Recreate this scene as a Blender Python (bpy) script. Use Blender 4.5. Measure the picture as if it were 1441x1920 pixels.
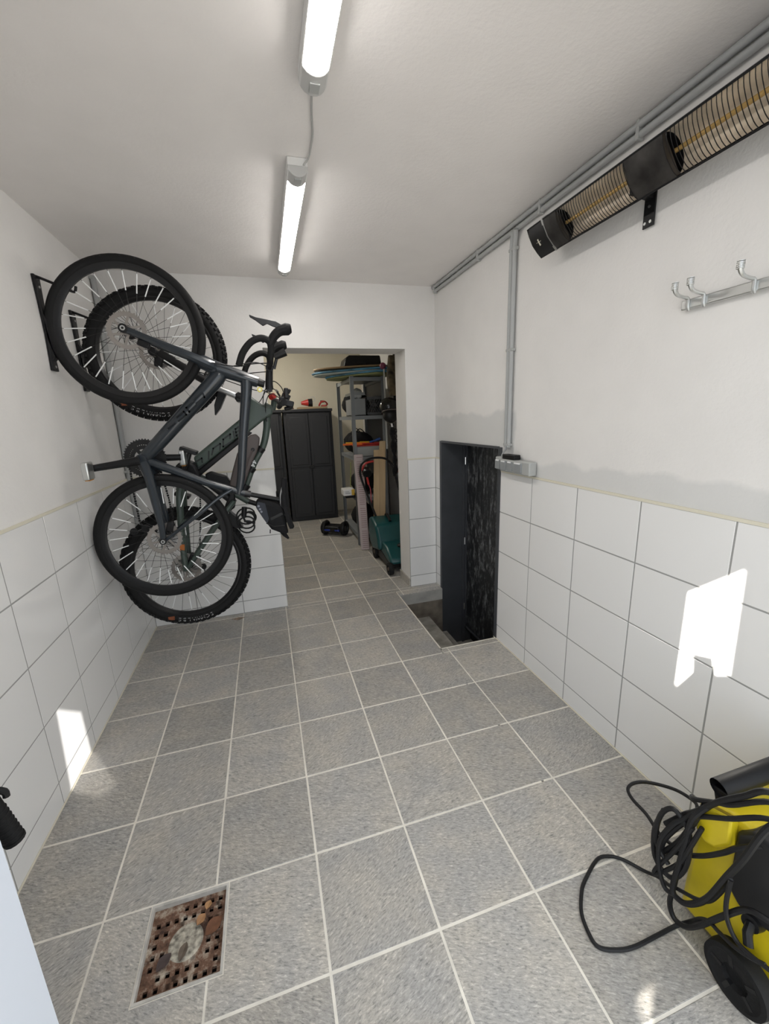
import bpy, bmesh, math, random
from mathutils import Vector, Matrix
random.seed(7)
for o in list(bpy.data.objects): bpy.data.objects.remove(o)
SC = bpy.context.scene
COL = SC.collection
XR, H = 2.323, 2.478          # right wall, ceiling height; left wall is X = 0, back wall is Y = 0, floor is Z = 0

# ---------------------------------------------------------------- camera, sky, sun, exposure
cd = bpy.data.cameras.new('camera'); cam = bpy.data.objects.new('camera', cd); COL.objects.link(cam)
cd.sensor_fit = 'VERTICAL'; cd.sensor_height = 36.0; cd.sensor_width = 27.0; cd.lens = 36.0 * 759.855 / 1920
cd.clip_start = 0.02
R_ = Vector((0.95914197, -0.2804182, -0.03758073)); U_ = Vector((0.0988811, 0.20779275, 0.97316222)); W_ = Vector((0.26508339, 0.93711675, -0.2270308))
cm = Matrix((R_, U_, -W_)).transposed().to_4x4(); cm.translation = (0.94018, -3.22176, 1.49809)
cam.matrix_world = cm
SC.camera = cam
world = bpy.data.worlds.new('sky'); SC.world = world; world.use_nodes = True
bg = world.node_tree.nodes['Background']; bg.inputs[0].default_value = (0.88, 0.94, 1.0, 1); bg.inputs[1].default_value = 2.0
SUN_D = Vector((1, .417, -.274)).normalized()
sl = bpy.data.lights.new('sun', 'SUN'); sl.energy = 30; sl.angle = math.radians(.3); sl.color = (1, .95, .86)
sun = bpy.data.objects.new('sun', sl); COL.objects.link(sun); sun.rotation_euler = (-SUN_D).to_track_quat('Z', 'Y').to_euler(); sun.location = (-4, -5, 3)
LED_POWER = 31.0
vs = SC.view_settings; vs.view_transform = 'Standard'; vs.look = 'None'; vs.gamma = 1; vs.use_curve_mapping = False; vs.exposure = 0.03

# ---------------------------------------------------------------- materials
MATS = {}
def nod(nt, typ, **kw):
    n = nt.nodes.new(typ)
    for k, v in kw.items(): setattr(n, k, v)
    return n
def mat(name, col, rough=.5, metal=0., var=0., vscale=20., bump=0., bscale=80., coat=0., emit=0., ecol=None, trans=0., alpha=1., stretch=None, detail=4., spec=.5):
    if name in MATS: return MATS[name]
    m = bpy.data.materials.new(name); m.use_nodes = True; nt = m.node_tree; b = nt.nodes['Principled BSDF']
    c = (*col, 1)
    b.inputs['Base Color'].default_value = c; b.inputs['Roughness'].default_value = rough; b.inputs['Metallic'].default_value = metal
    b.inputs['Specular IOR Level'].default_value = spec; b.inputs['Coat Weight'].default_value = coat; b.inputs['Coat Roughness'].default_value = .08
    b.inputs['Transmission Weight'].default_value = trans; b.inputs['Alpha'].default_value = alpha
    if emit: b.inputs['Emission Color'].default_value = (*(ecol or col), 1); b.inputs['Emission Strength'].default_value = emit
    if var or bump:
        tc = nod(nt, 'ShaderNodeTexCoord'); mp = nod(nt, 'ShaderNodeMapping'); nt.links.new(tc.outputs['Object'], mp.inputs[0])
        if stretch: mp.inputs['Scale'].default_value = stretch
    if var:
        n = nod(nt, 'ShaderNodeTexNoise'); n.inputs['Scale'].default_value = vscale; n.inputs['Detail'].default_value = detail; nt.links.new(mp.outputs[0], n.inputs['Vector'])
        r = nod(nt, 'ShaderNodeValToRGB'); r.color_ramp.elements[0].position = .3; r.color_ramp.elements[1].position = .7
        r.color_ramp.elements[0].color = (*[max(0, x * (1 - var)) for x in col], 1); r.color_ramp.elements[1].color = (*[min(1, x * (1 + var)) for x in col], 1)
        nt.links.new(n.outputs['Fac'], r.inputs[0]); nt.links.new(r.outputs[0], b.inputs['Base Color'])
    if bump:
        n2 = nod(nt, 'ShaderNodeTexNoise'); n2.inputs['Scale'].default_value = bscale; n2.inputs['Detail'].default_value = 3; nt.links.new(mp.outputs[0], n2.inputs['Vector'])
        bp = nod(nt, 'ShaderNodeBump'); bp.inputs['Strength'].default_value = bump; bp.inputs['Distance'].default_value = .004; nt.links.new(n2.outputs['Fac'], bp.inputs['Height']); nt.links.new(bp.outputs[0], b.inputs['Normal'])
    MATS[name] = m
    return m
def floor_tile_material():
    m = bpy.data.materials.new('slate_tile'); m.use_nodes = True; nt = m.node_tree; b = nt.nodes['Principled BSDF']; L = nt.links.new
    tc = nod(nt, 'ShaderNodeTexCoord'); oi = nod(nt, 'ShaderNodeObjectInfo')
    ang = nod(nt, 'ShaderNodeMath', operation='MULTIPLY'); ang.inputs[1].default_value = 9.0; L(oi.outputs['Random'], ang.inputs[0])
    rot = nod(nt, 'ShaderNodeVectorRotate', rotation_type='Z_AXIS'); L(tc.outputs['Object'], rot.inputs['Vector'])
    # each tile's veins lie crosswise or at a slant of its own
    sn = nod(nt, 'ShaderNodeMath', operation='SINE'); L(ang.outputs[0], sn.inputs[0]); sc = nod(nt, 'ShaderNodeMath', operation='MULTIPLY'); sc.inputs[1].default_value = .5; L(sn.outputs[0], sc.inputs[0]); L(sc.outputs[0], rot.inputs['Angle'])
    off = nod(nt, 'ShaderNodeVectorMath', operation='SCALE'); off.inputs[0].default_value = (17, 31, 7); L(oi.outputs['Random'], off.inputs['Scale'])
    add = nod(nt, 'ShaderNodeVectorMath', operation='ADD'); L(rot.outputs[0], add.inputs[0]); L(off.outputs[0], add.inputs[1])
    mp = nod(nt, 'ShaderNodeMapping'); mp.inputs['Scale'].default_value = (1, 3.2, 1); L(add.outputs[0], mp.inputs[0])
    n1 = nod(nt, 'ShaderNodeTexNoise'); n1.inputs['Scale'].default_value = 60; n1.inputs['Detail'].default_value = 7; n1.inputs['Roughness'].default_value = .72; n1.inputs['Distortion'].default_value = .5; L(mp.outputs[0], n1.inputs['Vector'])
    n2 = nod(nt, 'ShaderNodeTexNoise'); n2.inputs['Scale'].default_value = 7; n2.inputs['Detail'].default_value = 3; L(add.outputs[0], n2.inputs['Vector'])
    r1 = nod(nt, 'ShaderNodeValToRGB'); e = r1.color_ramp.elements
    e[0].position = .33; e[0].color = (.17, .182, .168, 1); e[1].position = .69; e[1].color = (.72, .69, .64, 1)
    k = e.new(.44); k.color = (.37, .353, .332, 1); k = e.new(.56); k.color = (.467, .448, .418, 1)
    L(n1.outputs['Fac'], r1.inputs[0])
    r2 = nod(nt, 'ShaderNodeValToRGB'); e = r2.color_ramp.elements; e[0].position = .35; e[0].color = (.90, .91, .92, 1); e[1].position = .68; e[1].color = (1.08, 1.05, .99, 1); L(n2.outputs['Fac'], r2.inputs[0])
    mx = nod(nt, 'ShaderNodeMix', data_type='RGBA', blend_type='MULTIPLY'); mx.inputs[0].default_value = 1; L(r1.outputs[0], mx.inputs[6]); L(r2.outputs[0], mx.inputs[7])
    hs = nod(nt, 'ShaderNodeHueSaturation'); L(mx.outputs[2], hs.inputs['Color'])
    vv = nod(nt, 'ShaderNodeMapRange'); vv.inputs['To Min'].default_value = .83; vv.inputs['To Max'].default_value = 1.04; L(oi.outputs['Random'], vv.inputs['Value']); L(vv.outputs[0], hs.inputs['Value'])
    L(hs.outputs[0], b.inputs['Base Color']); b.inputs['Roughness'].default_value = .42
    bp = nod(nt, 'ShaderNodeBump'); bp.inputs['Strength'].default_value = .35; bp.inputs['Distance'].default_value = .003; L(n1.outputs['Fac'], bp.inputs['Height']); L(bp.outputs[0], b.inputs['Normal'])
    return m
def plaster_material(name, col, patches=()):
    # patches: (y0, y1, z0, z1, strength) areas of greyer, bare filler with a ragged edge, in the wall's own coordinates
    m = bpy.data.materials.new(name); m.use_nodes = True; nt = m.node_tree; b = nt.nodes['Principled BSDF']; L = nt.links.new
    tc = nod(nt, 'ShaderNodeTexCoord'); n = nod(nt, 'ShaderNodeTexNoise'); n.inputs['Scale'].default_value = 6; n.inputs['Detail'].default_value = 6; L(tc.outputs['Object'], n.inputs['Vector'])
    r = nod(nt, 'ShaderNodeValToRGB'); r.color_ramp.elements[0].position = .3; r.color_ramp.elements[1].position = .7
    r.color_ramp.elements[0].color = (*[x * .965 for x in col], 1); r.color_ramp.elements[1].color = (*col, 1); L(n.outputs['Fac'], r.inputs[0])
    out = r.outputs[0]
    if patches:
        sp = nod(nt, 'ShaderNodeSeparateXYZ'); L(tc.outputs['Object'], sp.inputs[0])
        n3 = nod(nt, 'ShaderNodeTexNoise'); n3.inputs['Scale'].default_value = 5; n3.inputs['Detail'].default_value = 5; L(tc.outputs['Object'], n3.inputs['Vector'])
        wob = nod(nt, 'ShaderNodeMapRange'); wob.inputs['To Min'].default_value = -.07; wob.inputs['To Max'].default_value = .07; L(n3.outputs['Fac'], wob.inputs['Value'])
        def ad(a):
            q = nod(nt, 'ShaderNodeMath', operation='ADD'); L(a, q.inputs[0]); L(wob.outputs[0], q.inputs[1]); return q.outputs[0]
        yy, zz = ad(sp.outputs['Y']), ad(sp.outputs['Z'])
        def step(v, a, lo):
            q = nod(nt, 'ShaderNodeMapRange'); q.inputs['From Min'].default_value = a - .012; q.inputs['From Max'].default_value = a + .012
            q.inputs['To Min'].default_value = 0 if lo else 1; q.inputs['To Max'].default_value = 1 if lo else 0; L(v, q.inputs['Value']); return q.outputs[0]
        def mul(a, c):
            q = nod(nt, 'ShaderNodeMath', operation='MULTIPLY'); L(a, q.inputs[0])
            if isinstance(c, float): q.inputs[1].default_value = c
            else: L(c, q.inputs[1])
            return q.outputs[0]
        for (y0, y1, z0, z1, st) in patches:
            f = mul(mul(mul(mul(step(yy, y0, True), step(yy, y1, False)), step(zz, z0, True)), step(zz, z1, False)), float(st))
            mx = nod(nt, 'ShaderNodeMix', data_type='RGBA'); L(f, mx.inputs[0]); L(out, mx.inputs[6]); mx.inputs[7].default_value = (.47, .49, .49, 1); out = mx.outputs[2]
    L(out, b.inputs['Base Color']); b.inputs['Roughness'].default_value = .75
    n2 = nod(nt, 'ShaderNodeTexNoise'); n2.inputs['Scale'].default_value = 70; n2.inputs['Detail'].default_value = 4; L(tc.outputs['Object'], n2.inputs['Vector'])
    bp = nod(nt, 'ShaderNodeBump'); bp.inputs['Strength'].default_value = .28; bp.inputs['Distance'].default_value = .004; L(n2.outputs['Fac'], bp.inputs['Height']); L(bp.outputs[0], b.inputs['Normal'])
    return m
m_slate = floor_tile_material()
m_plaster = plaster_material('white_plaster', (.80, .785, .765))
m_plaster_r = plaster_material('white_plaster_patched', (.80, .785, .765), [(-1.15, .2, 1.1, 1.50, .42), (-3.2, -1.15, 1.0, 1.235, .35)])
m_ceil = plaster_material('ceiling_paint', (.88, .85, .83))
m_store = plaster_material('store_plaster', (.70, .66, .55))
m_grout = mat('floor_grout', (.76, .72, .64), .85, var=.12, vscale=14)
m_wgrout = mat('wall_grout', (.34, .34, .33), .85)
m_wtile = mat('white_wall_tile', (.83, .825, .815), .10, coat=.0)
m_cream = mat('cream_joint', (.72, .68, .56), .7)
m_conc = mat('concrete', (.40, .39, .36), .85, var=.2, vscale=9, bump=.5, bscale=30)
m_dirt = mat('dirty_concrete', (.17, .145, .115), .9, var=.35, vscale=10, bump=.6, bscale=40)
m_greyp = mat('grey_pipe', (.40, .41, .41), .45)
m_greyb = mat('grey_switch', (.42, .43, .42), .4)
m_greyk = mat('grey_switch_key', (.27, .285, .29), .45)
m_black = mat('black_plastic', (.009, .009, .010), .40, spec=.3)
m_rubber = mat('black_rubber', (.010, .010, .0105), .66, bump=.2, bscale=150, spec=.22)
m_blackm = mat('black_metal', (.011, .011, .012), .33, coat=.12, spec=.35)
m_steel = mat('steel', (.62, .62, .62), .28, metal=1)
m_spoke = mat('dark_spoke', (.05, .05, .05), .35, metal=.8)
m_refl = mat('white_spoke_clip', (.85, .86, .86), .35)
m_rotor = mat('rotor_steel', (.40, .37, .345), .34, metal=1)
m_frame1 = mat('petrol_frame_paint', (.013, .019, .026), .28, coat=.35)
m_frame2 = mat('olive_frame_paint', (.045, .066, .054), .45, coat=.1)
m_frame2b = mat('grey_letter', (.007, .010, .009), .4)
m_glyph1 = mat('dark_letter', (.004, .006, .008), .25)
m_alu = mat('aluminium', (.66, .67, .66), .35, metal=1)
m_white = mat('white_plastic', (.78, .78, .77), .4)
m_led = mat('led_diffuser', (1, .97, .92), .5, emit=LED_POWER, ecol=(1, .96, .91))
m_anth = mat('anthracite_paint', (.052, .056, .063), .5, var=.12, vscale=6)
m_yel = mat('yellow_plastic', (.74, .58, .016), .38, var=.08, vscale=12)
m_hose = mat('black_hose', (.012, .012, .013), .48, spec=.3)
m_teal = mat('teal_plastic', (.005, .062, .065), .35)
m_red = mat('red_plastic', (.42, .025, .02), .4)
m_orange = mat('orange_plastic', (.85, .17, .02), .45)
m_blue = mat('blue_plastic', (.02, .10, .42), .4)
m_cab = mat('charcoal_cabinet', (.034, .035, .039), .5, spec=.3)
m_rack = mat('grey_rack', (.21, .225, .235), .45)
m_wood = mat('pine', (.62, .45, .26), .6, var=.15, vscale=14, stretch=(1, 1, .06))
m_cloth = mat('black_cloth', (.012, .012, .013), .85, bump=.3, bscale=200, spec=.2)
m_brownp = mat('brown_grey_plastic', (.085, .068, .064), .5)

# ---------------------------------------------------------------- geometry helpers (world coordinates)
ORG = {}
class G:
    def __init__(s): s.v = []; s.f = []
    def add(s, vs_, fs): k = len(s.v); s.v += [Vector(p) for p in vs_]; s.f += [tuple(i + k for i in f) for f in fs]; return s
    def box(s, c, d, rot=None):
        M = rot.to_matrix() if hasattr(rot, 'to_matrix') else (rot or Matrix.Identity(3)); c = Vector(c); d = [x / 2 for x in d]
        P = [c + M @ Vector((a * d[0], b * d[1], e * d[2])) for e in (-1, 1) for a, b in ((-1, -1), (1, -1), (1, 1), (-1, 1))]
        return s.add(P, [(3, 2, 1, 0), (4, 5, 6, 7), (0, 1, 5, 4), (1, 2, 6, 5), (2, 3, 7, 6), (3, 0, 4, 7)])
    def bb(s, x0, x1, y0, y1, z0, z1): return s.box(((x0 + x1) / 2, (y0 + y1) / 2, (z0 + z1) / 2), (x1 - x0, y1 - y0, z1 - z0))
    def beam(s, p, q, w, h, up=(0, 0, 1)):
        p, q = Vector(p), Vector(q); d = (q - p); z = d.normalized(); x = Vector(up).cross(z)
        if x.length < 1e-4: x = Vector((1, 0, 0))
        x.normalize(); y = z.cross(x); M = Matrix((x, y, z)).transposed()
        return s.box((p + q) / 2, (w, h, d.length), M)
    def ring(s, c, x, y, r, n): return [Vector(c) + x * (r * math.cos(2 * math.pi * i / n)) + y * (r * math.sin(2 * math.pi * i / n)) for i in range(n)]
    def cyl(s, p, q, r, r2=None, n=14, caps=True):
        p, q = Vector(p), Vector(q); z = (q - p).normalized(); x = z.orthogonal().normalized(); y = z.cross(x); r2 = r if r2 is None else r2
        P = s.ring(p, x, y, r, n) + s.ring(q, x, y, r2, n)
        F = [(i, (i + 1) % n, n + (i + 1) % n, n + i) for i in range(n)]
        if caps: F += [tuple(range(n - 1, -1, -1)), tuple(range(n, 2 * n))]
        return s.add(P, F)
    def tube(s, pts, r, n=8, closed=False, smooth=0, rs=None, caps=True):
        pts = [Vector(p) for p in pts]
        if smooth:
            out = []; m = len(pts); R2 = []
            for i in range(m if closed else m - 1):
                a, b, c, d = (pts[(i - 1) % m], pts[i], pts[(i + 1) % m], pts[(i + 2) % m]) if closed else (pts[max(i - 1, 0)], pts[i], pts[i + 1], pts[min(i + 2, m - 1)])
                for k in range(smooth):
                    t = k / smooth
                    out.append(.5 * ((2 * b) + (c - a) * t + (2 * a - 5 * b + 4 * c - d) * t * t + (3 * b - a - 3 * c + d) * t ** 3))
                    if rs: R2.append(rs[i] * (1 - t) + rs[(i + 1) % m] * t)
            if not closed:
                out.append(pts[-1])
                if rs: R2.append(rs[-1])
            pts = out; rs = R2 if rs else None
        m = len(pts); P = []; x = None
        for i in range(m):
            t = (pts[(i + 1) % m] - pts[i - 1]) if closed else (pts[min(i + 1, m - 1)] - pts[max(i - 1, 0)])
            if t.length < 1e-9: t = Vector((0, 0, 1))
            t.normalize()
            x = t.orthogonal().normalized() if x is None else (x - t * x.dot(t)).normalized()
            P += s.ring(pts[i], x, t.cross(x), rs[i] if rs else r, n)
        F = []
        for i in range(m if closed else m - 1):
            j = (i + 1) % m
            F += [(i * n + k, i * n + (k + 1) % n, j * n + (k + 1) % n, j * n + k) for k in range(n)]
        if not closed and caps: F += [tuple(range(n - 1, -1, -1)), tuple(range((m - 1) * n, m * n))]
        return s.add(P, F)
    def prism(s, poly, vec):
        vec = Vector(vec); n = len(poly); P = [Vector(p) for p in poly]; P += [p + vec for p in P]
        return s.add(P, [tuple(range(n - 1, -1, -1)), tuple(range(n, 2 * n))] + [(i, (i + 1) % n, n + (i + 1) % n, n + i) for i in range(n)])
    def xz(s, poly, y0, y1): return s.prism([(a, y0, b) for a, b in poly], (0, y1 - y0, 0))
    def yz(s, poly, x0, x1): return s.prism([(x0, a, b) for a, b in poly], (x1 - x0, 0, 0))
    def xy(s, poly, z0, z1): return s.prism([(a, b, z0) for a, b in poly], (0, 0, z1 - z0))
    def lathe(s, c, axis, prof, n=32):                                  # prof: (radius, along axis)
        z = Vector(axis).normalized(); x = z.orthogonal().normalized(); y = z.cross(x); c = Vector(c); P = []; m = len(prof)
        for r, h in prof: P += s.ring(c + z * h, x, y, max(r, 1e-5), n)
        F = [(i * n + k, i * n + (k + 1) % n, (i + 1) * n + (k + 1) % n, (i + 1) * n + k) for i in range(m - 1) for k in range(n)]
        return s.add(P, F)
    def torus(s, c, axis, R, r, n=48, k=10):
        z = Vector(axis).normalized(); x = z.orthogonal().normalized(); y = z.cross(x); c = Vector(c); P = []
        for i in range(n):
            a = 2 * math.pi * i / n; d = x * math.cos(a) + y * math.sin(a)
            for j in range(k):
                b = 2 * math.pi * j / k; P.append(c + d * (R + r * math.cos(b)) + z * (r * math.sin(b)))
        return s.add(P, [(i * k + j, ((i + 1) % n) * k + j, ((i + 1) % n) * k + (j + 1) % k, i * k + (j + 1) % k) for i in range(n) for j in range(k)])
    def ball(s, c, r, n=16, m=10, sc=(1, 1, 1), rot=None):
        c = Vector(c); P = []; M = rot.to_matrix() if rot else Matrix.Identity(3)
        for i in range(m + 1):
            a = math.pi * i / m
            for j in range(n):
                b = 2 * math.pi * j / n; P.append(c + M @ Vector((r * sc[0] * math.sin(a) * math.cos(b), r * sc[1] * math.sin(a) * math.sin(b), r * sc[2] * math.cos(a))))
        return s.add(P, [(i * n + j, i * n + (j + 1) % n, (i + 1) * n + (j + 1) % n, (i + 1) * n + j) for i in range(m) for j in range(n)])
    def obj(s, name, material, parent=None, bevel=0., angle=35, kind=None, label=None, cat=None, group=None, org=None, bseg=2):
        if parent is not None: O = ORG[parent.name]
        elif org is not None: O = Vector(org)
        else:
            lo = [min(p[i] for p in s.v) for i in range(3)]; hi = [max(p[i] for p in s.v) for i in range(3)]; O = Vector(((lo[0] + hi[0]) / 2, (lo[1] + hi[1]) / 2, lo[2]))
        me = bpy.data.meshes.new(name); me.from_pydata([p - O for p in s.v], [], s.f)
        bm = bmesh.new(); bm.from_mesh(me); bmesh.ops.remove_doubles(bm, verts=bm.verts, dist=1e-5); bmesh.ops.recalc_face_normals(bm, faces=bm.faces)
        bm.to_mesh(me); bm.free(); me.polygons.foreach_set('use_smooth', [True] * len(me.polygons)); me.set_sharp_from_angle(angle=math.radians(angle))
        me.materials.append(material)
        o = bpy.data.objects.new(name, me); COL.objects.link(o); ORG[o.name] = O
        if parent is not None: o.parent = parent
        else: o.location = O
        if bevel:
            b = o.modifiers.new('bevel', 'BEVEL'); b.width = bevel; b.segments = bseg; b.limit_method = 'ANGLE'; b.angle_limit = math.radians(40)
        tag(o, label, cat, group, kind)
        return o
def tag(o, label=None, cat=None, group=None, kind=None):
    if label: o['label'] = label
    if cat: o['category'] = cat
    if group: o['group'] = group
    if kind: o['kind'] = kind
    return o
def thing(name, label, cat, loc, group=None):
    o = bpy.data.objects.new(name, None); o.empty_display_size = .05; COL.objects.link(o); o.location = loc; ORG[o.name] = Vector(loc)
    return tag(o, label, cat, group)
def place(name, mesh, parent, world, rot=(0, 0, 0)):                    # a copy that shares its mesh data
    o = bpy.data.objects.new(name, mesh); COL.objects.link(o); o.parent = parent; o.location = Vector(world) - ORG[parent.name]; o.rotation_euler = rot
    ORG[o.name] = ORG[parent.name]; return o
def mesh_of(g, name, material, angle=35):
    o = g.obj(name, material, org=(0, 0, 0), angle=angle); me = o.data; bpy.data.objects.remove(o); return me
def struct(g, name, material, parent=None, bevel=0.): return g.obj(name, material, parent, org=(0, 0, 0) if parent is None else None, kind='structure' if parent is None else None, bevel=bevel)

# ---------------------------------------------------------------- floor with slate tiles
CX = [0.0] + [.3086 + .33 * k for k in range(7)]                        # joints across, last at 2.289
RY = [-.0542 - .33376 * k for k in range(-12, 10)]                      # joints along, from the store at the back to the door at the front
PIT = (1.915, XR, -1.010, -.136)
STORE = (.48, 2.52, .27, 3.45)                                          # the room behind the opening
OP = (.988, 2.072, 2.02)                                                # opening in the back wall: left, right, height
FW = (-2.95, -2.74)                                                     # front wall with the wide garage doorway
DRAIN = (.448, .678, -2.300, -2.060)
TH = .010
g = G()
def slab(x0, x1, y0, y1): g.bb(x0, x1, y0, y1, -.06, -.0014)
slab(0, PIT[0], -2.95, -2.30); slab(.678, PIT[0], -2.30, -2.060); slab(0, .448, -2.30, -2.060); slab(0, PIT[0] - .012, -2.060, 0); slab(PIT[0], XR, -2.95, PIT[2] - .012); slab(PIT[0], XR, PIT[3] + .012, 0)
slab(OP[0], OP[1], 0, .27); slab(STORE[0], STORE[1], .27, STORE[3])
floor = struct(g, 'floor', m_grout)
_tm = {}
def tile_mesh(kind, w, h, t, material, ch):
    key = (kind, round(w, 4), round(h, 4))
    if key not in _tm:
        q = G(); a, b = w / 2, h / 2; c = ch
        P = [(-a, -b, -t), (a, -b, -t), (a, b, -t), (-a, b, -t), (-a, -b, -c), (a, -b, -c), (a, b, -c), (-a, b, -c), (-a + c, -b + c, 0), (a - c, -b + c, 0), (a - c, b - c, 0), (-a + c, b - c, 0)]
        F = [(3, 2, 1, 0), (8, 9, 10, 11)] + [(i, (i + 1) % 4, 4 + (i + 1) % 4, 4 + i) for i in range(4)] + [(4 + i, 4 + (i + 1) % 4, 8 + (i + 1) % 4, 8 + i) for i in range(4)]
        q.add(P, F); _tm[key] = mesh_of(q, kind, material)
    return _tm[key]
JT = .0068
def floor_tile(x0, x1, y0, y1):
    w, h = x1 - x0 - JT, y1 - y0 - JT
    if w < .012 or h < .012: return
    place('tile', tile_mesh('floor_tile', w, h, TH, m_slate, .0016), floor, ((x0 + x1) / 2, (y0 + y1) / 2, random.uniform(-.0006, .0006)), (random.uniform(-.002, .002), random.uniform(-.002, .002), 0))
def cut(x0, x1, y0, y1, holes):
    if holes and holes[0] == PIT and len(holes) == 2 and y0 < -2.3 < y1 - .05 and x0 < .65 and x1 > .5:      # the two tiles notched round the drain
        a, b, c, d_ = DRAIN; k = JT / 2
        P_ = [(x0 + k, y0 + k), (x1 - k, y0 + k), (x1 - k, c - k), (a - k, c - k), (a - k, y1 - k), (x0 + k, y1 - k)] if x0 < a else [(x0 + k, y0 + k), (x1 - k, y0 + k), (x1 - k, y1 - k), (b + k, y1 - k), (b + k, c - k), (x0 + k, c - k)]
        q = G().xy(P_, -TH, 0); me_ = None; o_ = q.obj('tile', m_slate, floor); return o_
    if not holes: return floor_tile(x0, x1, y0, y1)
    a, b, c, d = holes[0]
    if a >= x1 - 1e-4 or b <= x0 + 1e-4 or c >= y1 - 1e-4 or d <= y0 + 1e-4: return cut(x0, x1, y0, y1, holes[1:])
    if a > x0: cut(x0, a, y0, y1, holes[1:])
    if b < x1: cut(b, x1, y0, y1, holes[1:])
    m0, m1 = max(x0, a), min(x1, b)
    if c > y0: cut(m0, m1, y0, c, holes[1:])
    if d < y1: cut(m0, m1, d, y1, holes[1:])
cols = list(zip(CX, CX[1:])); cols[-1] = (cols[-1][0], XR)
rows = [(b, a) for a, b in zip(RY, RY[1:])]
for (y0, y1) in rows:
    for (x0, x1) in cols:
        ya, yb = max(y0, -2.95), min(y1, STORE[3])
        if yb - ya < .01: continue
        if ya < 0: cut(x0, x1, ya, min(yb, 0), [PIT, DRAIN])
        if yb > 0 and ya < .27: cut(max(x0, OP[0]), min(x1, OP[1]), max(ya, 0), min(yb, .27), []) if min(x1, OP[1]) > max(x0, OP[0]) else None
        if yb > .27: cut(max(x0, STORE[0]), x1 if x1 < XR else STORE[1], max(ya, .27), yb, []) if x1 > STORE[0] else None

# ---------------------------------------------------------------- walls, ceiling, tiles on the walls
Z_ROWS = [0, .1022, .3655, .626, .888, 1.144]
PT = .006
g = G(); g.bb(-.25, -PT, -2.74, 0.27, -.3, H + .1); wall_left = struct(g, 'wall_left', m_plaster)
DR = (-.988, -.123, 1.293)                                              # low steel doorway in the right wall: near side, far side, top
g = G(); x0, x1 = XR + PT, XR + .28
g.bb(x0, x1, -2.95, DR[0], -.3, H + .1); g.bb(x0, x1, DR[0], DR[1], DR[2], H + .1); g.bb(x0, x1, DR[1], .27, -.9, H + .1); wall_right = struct(g, 'wall_right', m_plaster_r)
g = G(); g.bb(-.006, OP[0], PT, .27, -.3, H + .1); g.bb(OP[1], XR + .006, PT, .27, -.3, H + .1); g.bb(OP[0], OP[1], PT, .27, OP[2], H + .1); wall_back = struct(g, 'wall_back', m_plaster)
g = G(); g.bb(-.25, .603, FW[0], FW[1], -.3, H + .1); g.bb(2.27, XR + .28, FW[0], FW[1], -.3, H + .1); g.bb(.603, 2.27, FW[0], FW[1], 2.12, H + .1); wall_front = struct(g, 'wall_front', mat('front_paint', (.60, .64, .71), .5))
g = G(); g.bb(-.25, XR + .28, -2.95, .27, H, H + .12); ceiling = struct(g, 'ceiling', m_ceil)
def wall_tile(parent, axis, pos, a0, a1, z0, z1, sgn):
    w, h = a1 - a0 - .006, z1 - z0 - .006
    if w < .008 or h < .008: return
    me = tile_mesh('wall_tile', w, h, .0075, m_wtile, .0008)
    # axis 'x': tile on a wall of constant X facing sgn; 'y': on a wall of constant Y facing -Y
    if axis == 'x': M = Matrix(((0, 0, sgn), (sgn, 0, 0), (0, 1, 0)))
    else: M = Matrix(((1, 0, 0), (0, 0, -1), (0, 1, 0)))
    j = Matrix.Rotation(random.uniform(-.0016, .0016), 3, 'X') @ Matrix.Rotation(random.uniform(-.0016, .0016), 3, 'Y')
    c = ((pos, (a0 + a1) / 2, (z0 + z1) / 2) if axis == 'x' else ((a0 + a1) / 2, pos, (z0 + z1) / 2))
    place('tile', me, parent, c, (M @ j).to_euler())
def run(parent, axis, pos, joints, sgn=1, rows=Z_ROWS):
    for a0, a1 in zip(joints, joints[1:]):
        for z0, z1 in zip(rows, rows[1:]): wall_tile(parent, axis, pos, a0, a1, z0, z1, sgn)
LJ = [-2.735, -2.543, -2.2074, -1.8718, -1.5362, -1.2006, -.8650, -.5293, -.1937, 0]
RJ = [-2.735, -2.696, -2.3544, -2.0128, -1.6712, -1.3296, -.988]
run(wall_left, 'x', 0, LJ, 1); run(wall_right, 'x', XR, RJ, -1); run(wall_right, 'x', XR, [DR[1], 0], -1)
run(wall_back, 'y', 0, [0, .305, .643, OP[0]]); run(wall_back, 'y', 0, [OP[1], XR])
for par, b in ((wall_left, (-PT, -.0010, -2.735, 0)), (wall_right, (XR + .0010, XR + PT, -2.735, DR[0])), (wall_right, (XR + .0010, XR + PT, DR[1], 0))):
    G().bb(b[0], b[1], b[2], b[3], -.003, 1.142).obj('joint_bed', m_wgrout, par)
G().bb(0, OP[0], .0010, PT, -.003, 1.142).obj('joint_bed', m_wgrout, wall_back); G().bb(OP[1], XR, .0010, PT, -.003, 1.142).obj('joint_bed', m_wgrout, wall_back)
# cream bead along the top of the tiles and at the foot of the walls
def bead(n, b): struct(G().bb(*b), n, m_cream)
bead('trim_1', (-PT, .0015, -2.735, 0, 1.142, 1.153)); bead('trim_2', (XR - .0015, XR + PT, -2.735, DR[0], 1.142, 1.153)); bead('trim_3', (.0015, OP[0], -.0015, PT, 1.142, 1.153)); bead('trim_4', (OP[1], XR - .0015, -.0015, PT, 1.142, 1.153))
bead('trim_5', (0, .006, -2.735, 0, -.002, .003)); bead('trim_6', (XR - .006, XR, -2.735, DR[0], -.002, .003)); bead('trim_7', (XR - .0015, XR + PT, DR[1], 0, 1.142, 1.153))
struct(G().bb(OP[1] - .012, OP[1], .002, .27, -.002, .075), 'baseboard_right', m_slate)
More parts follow.
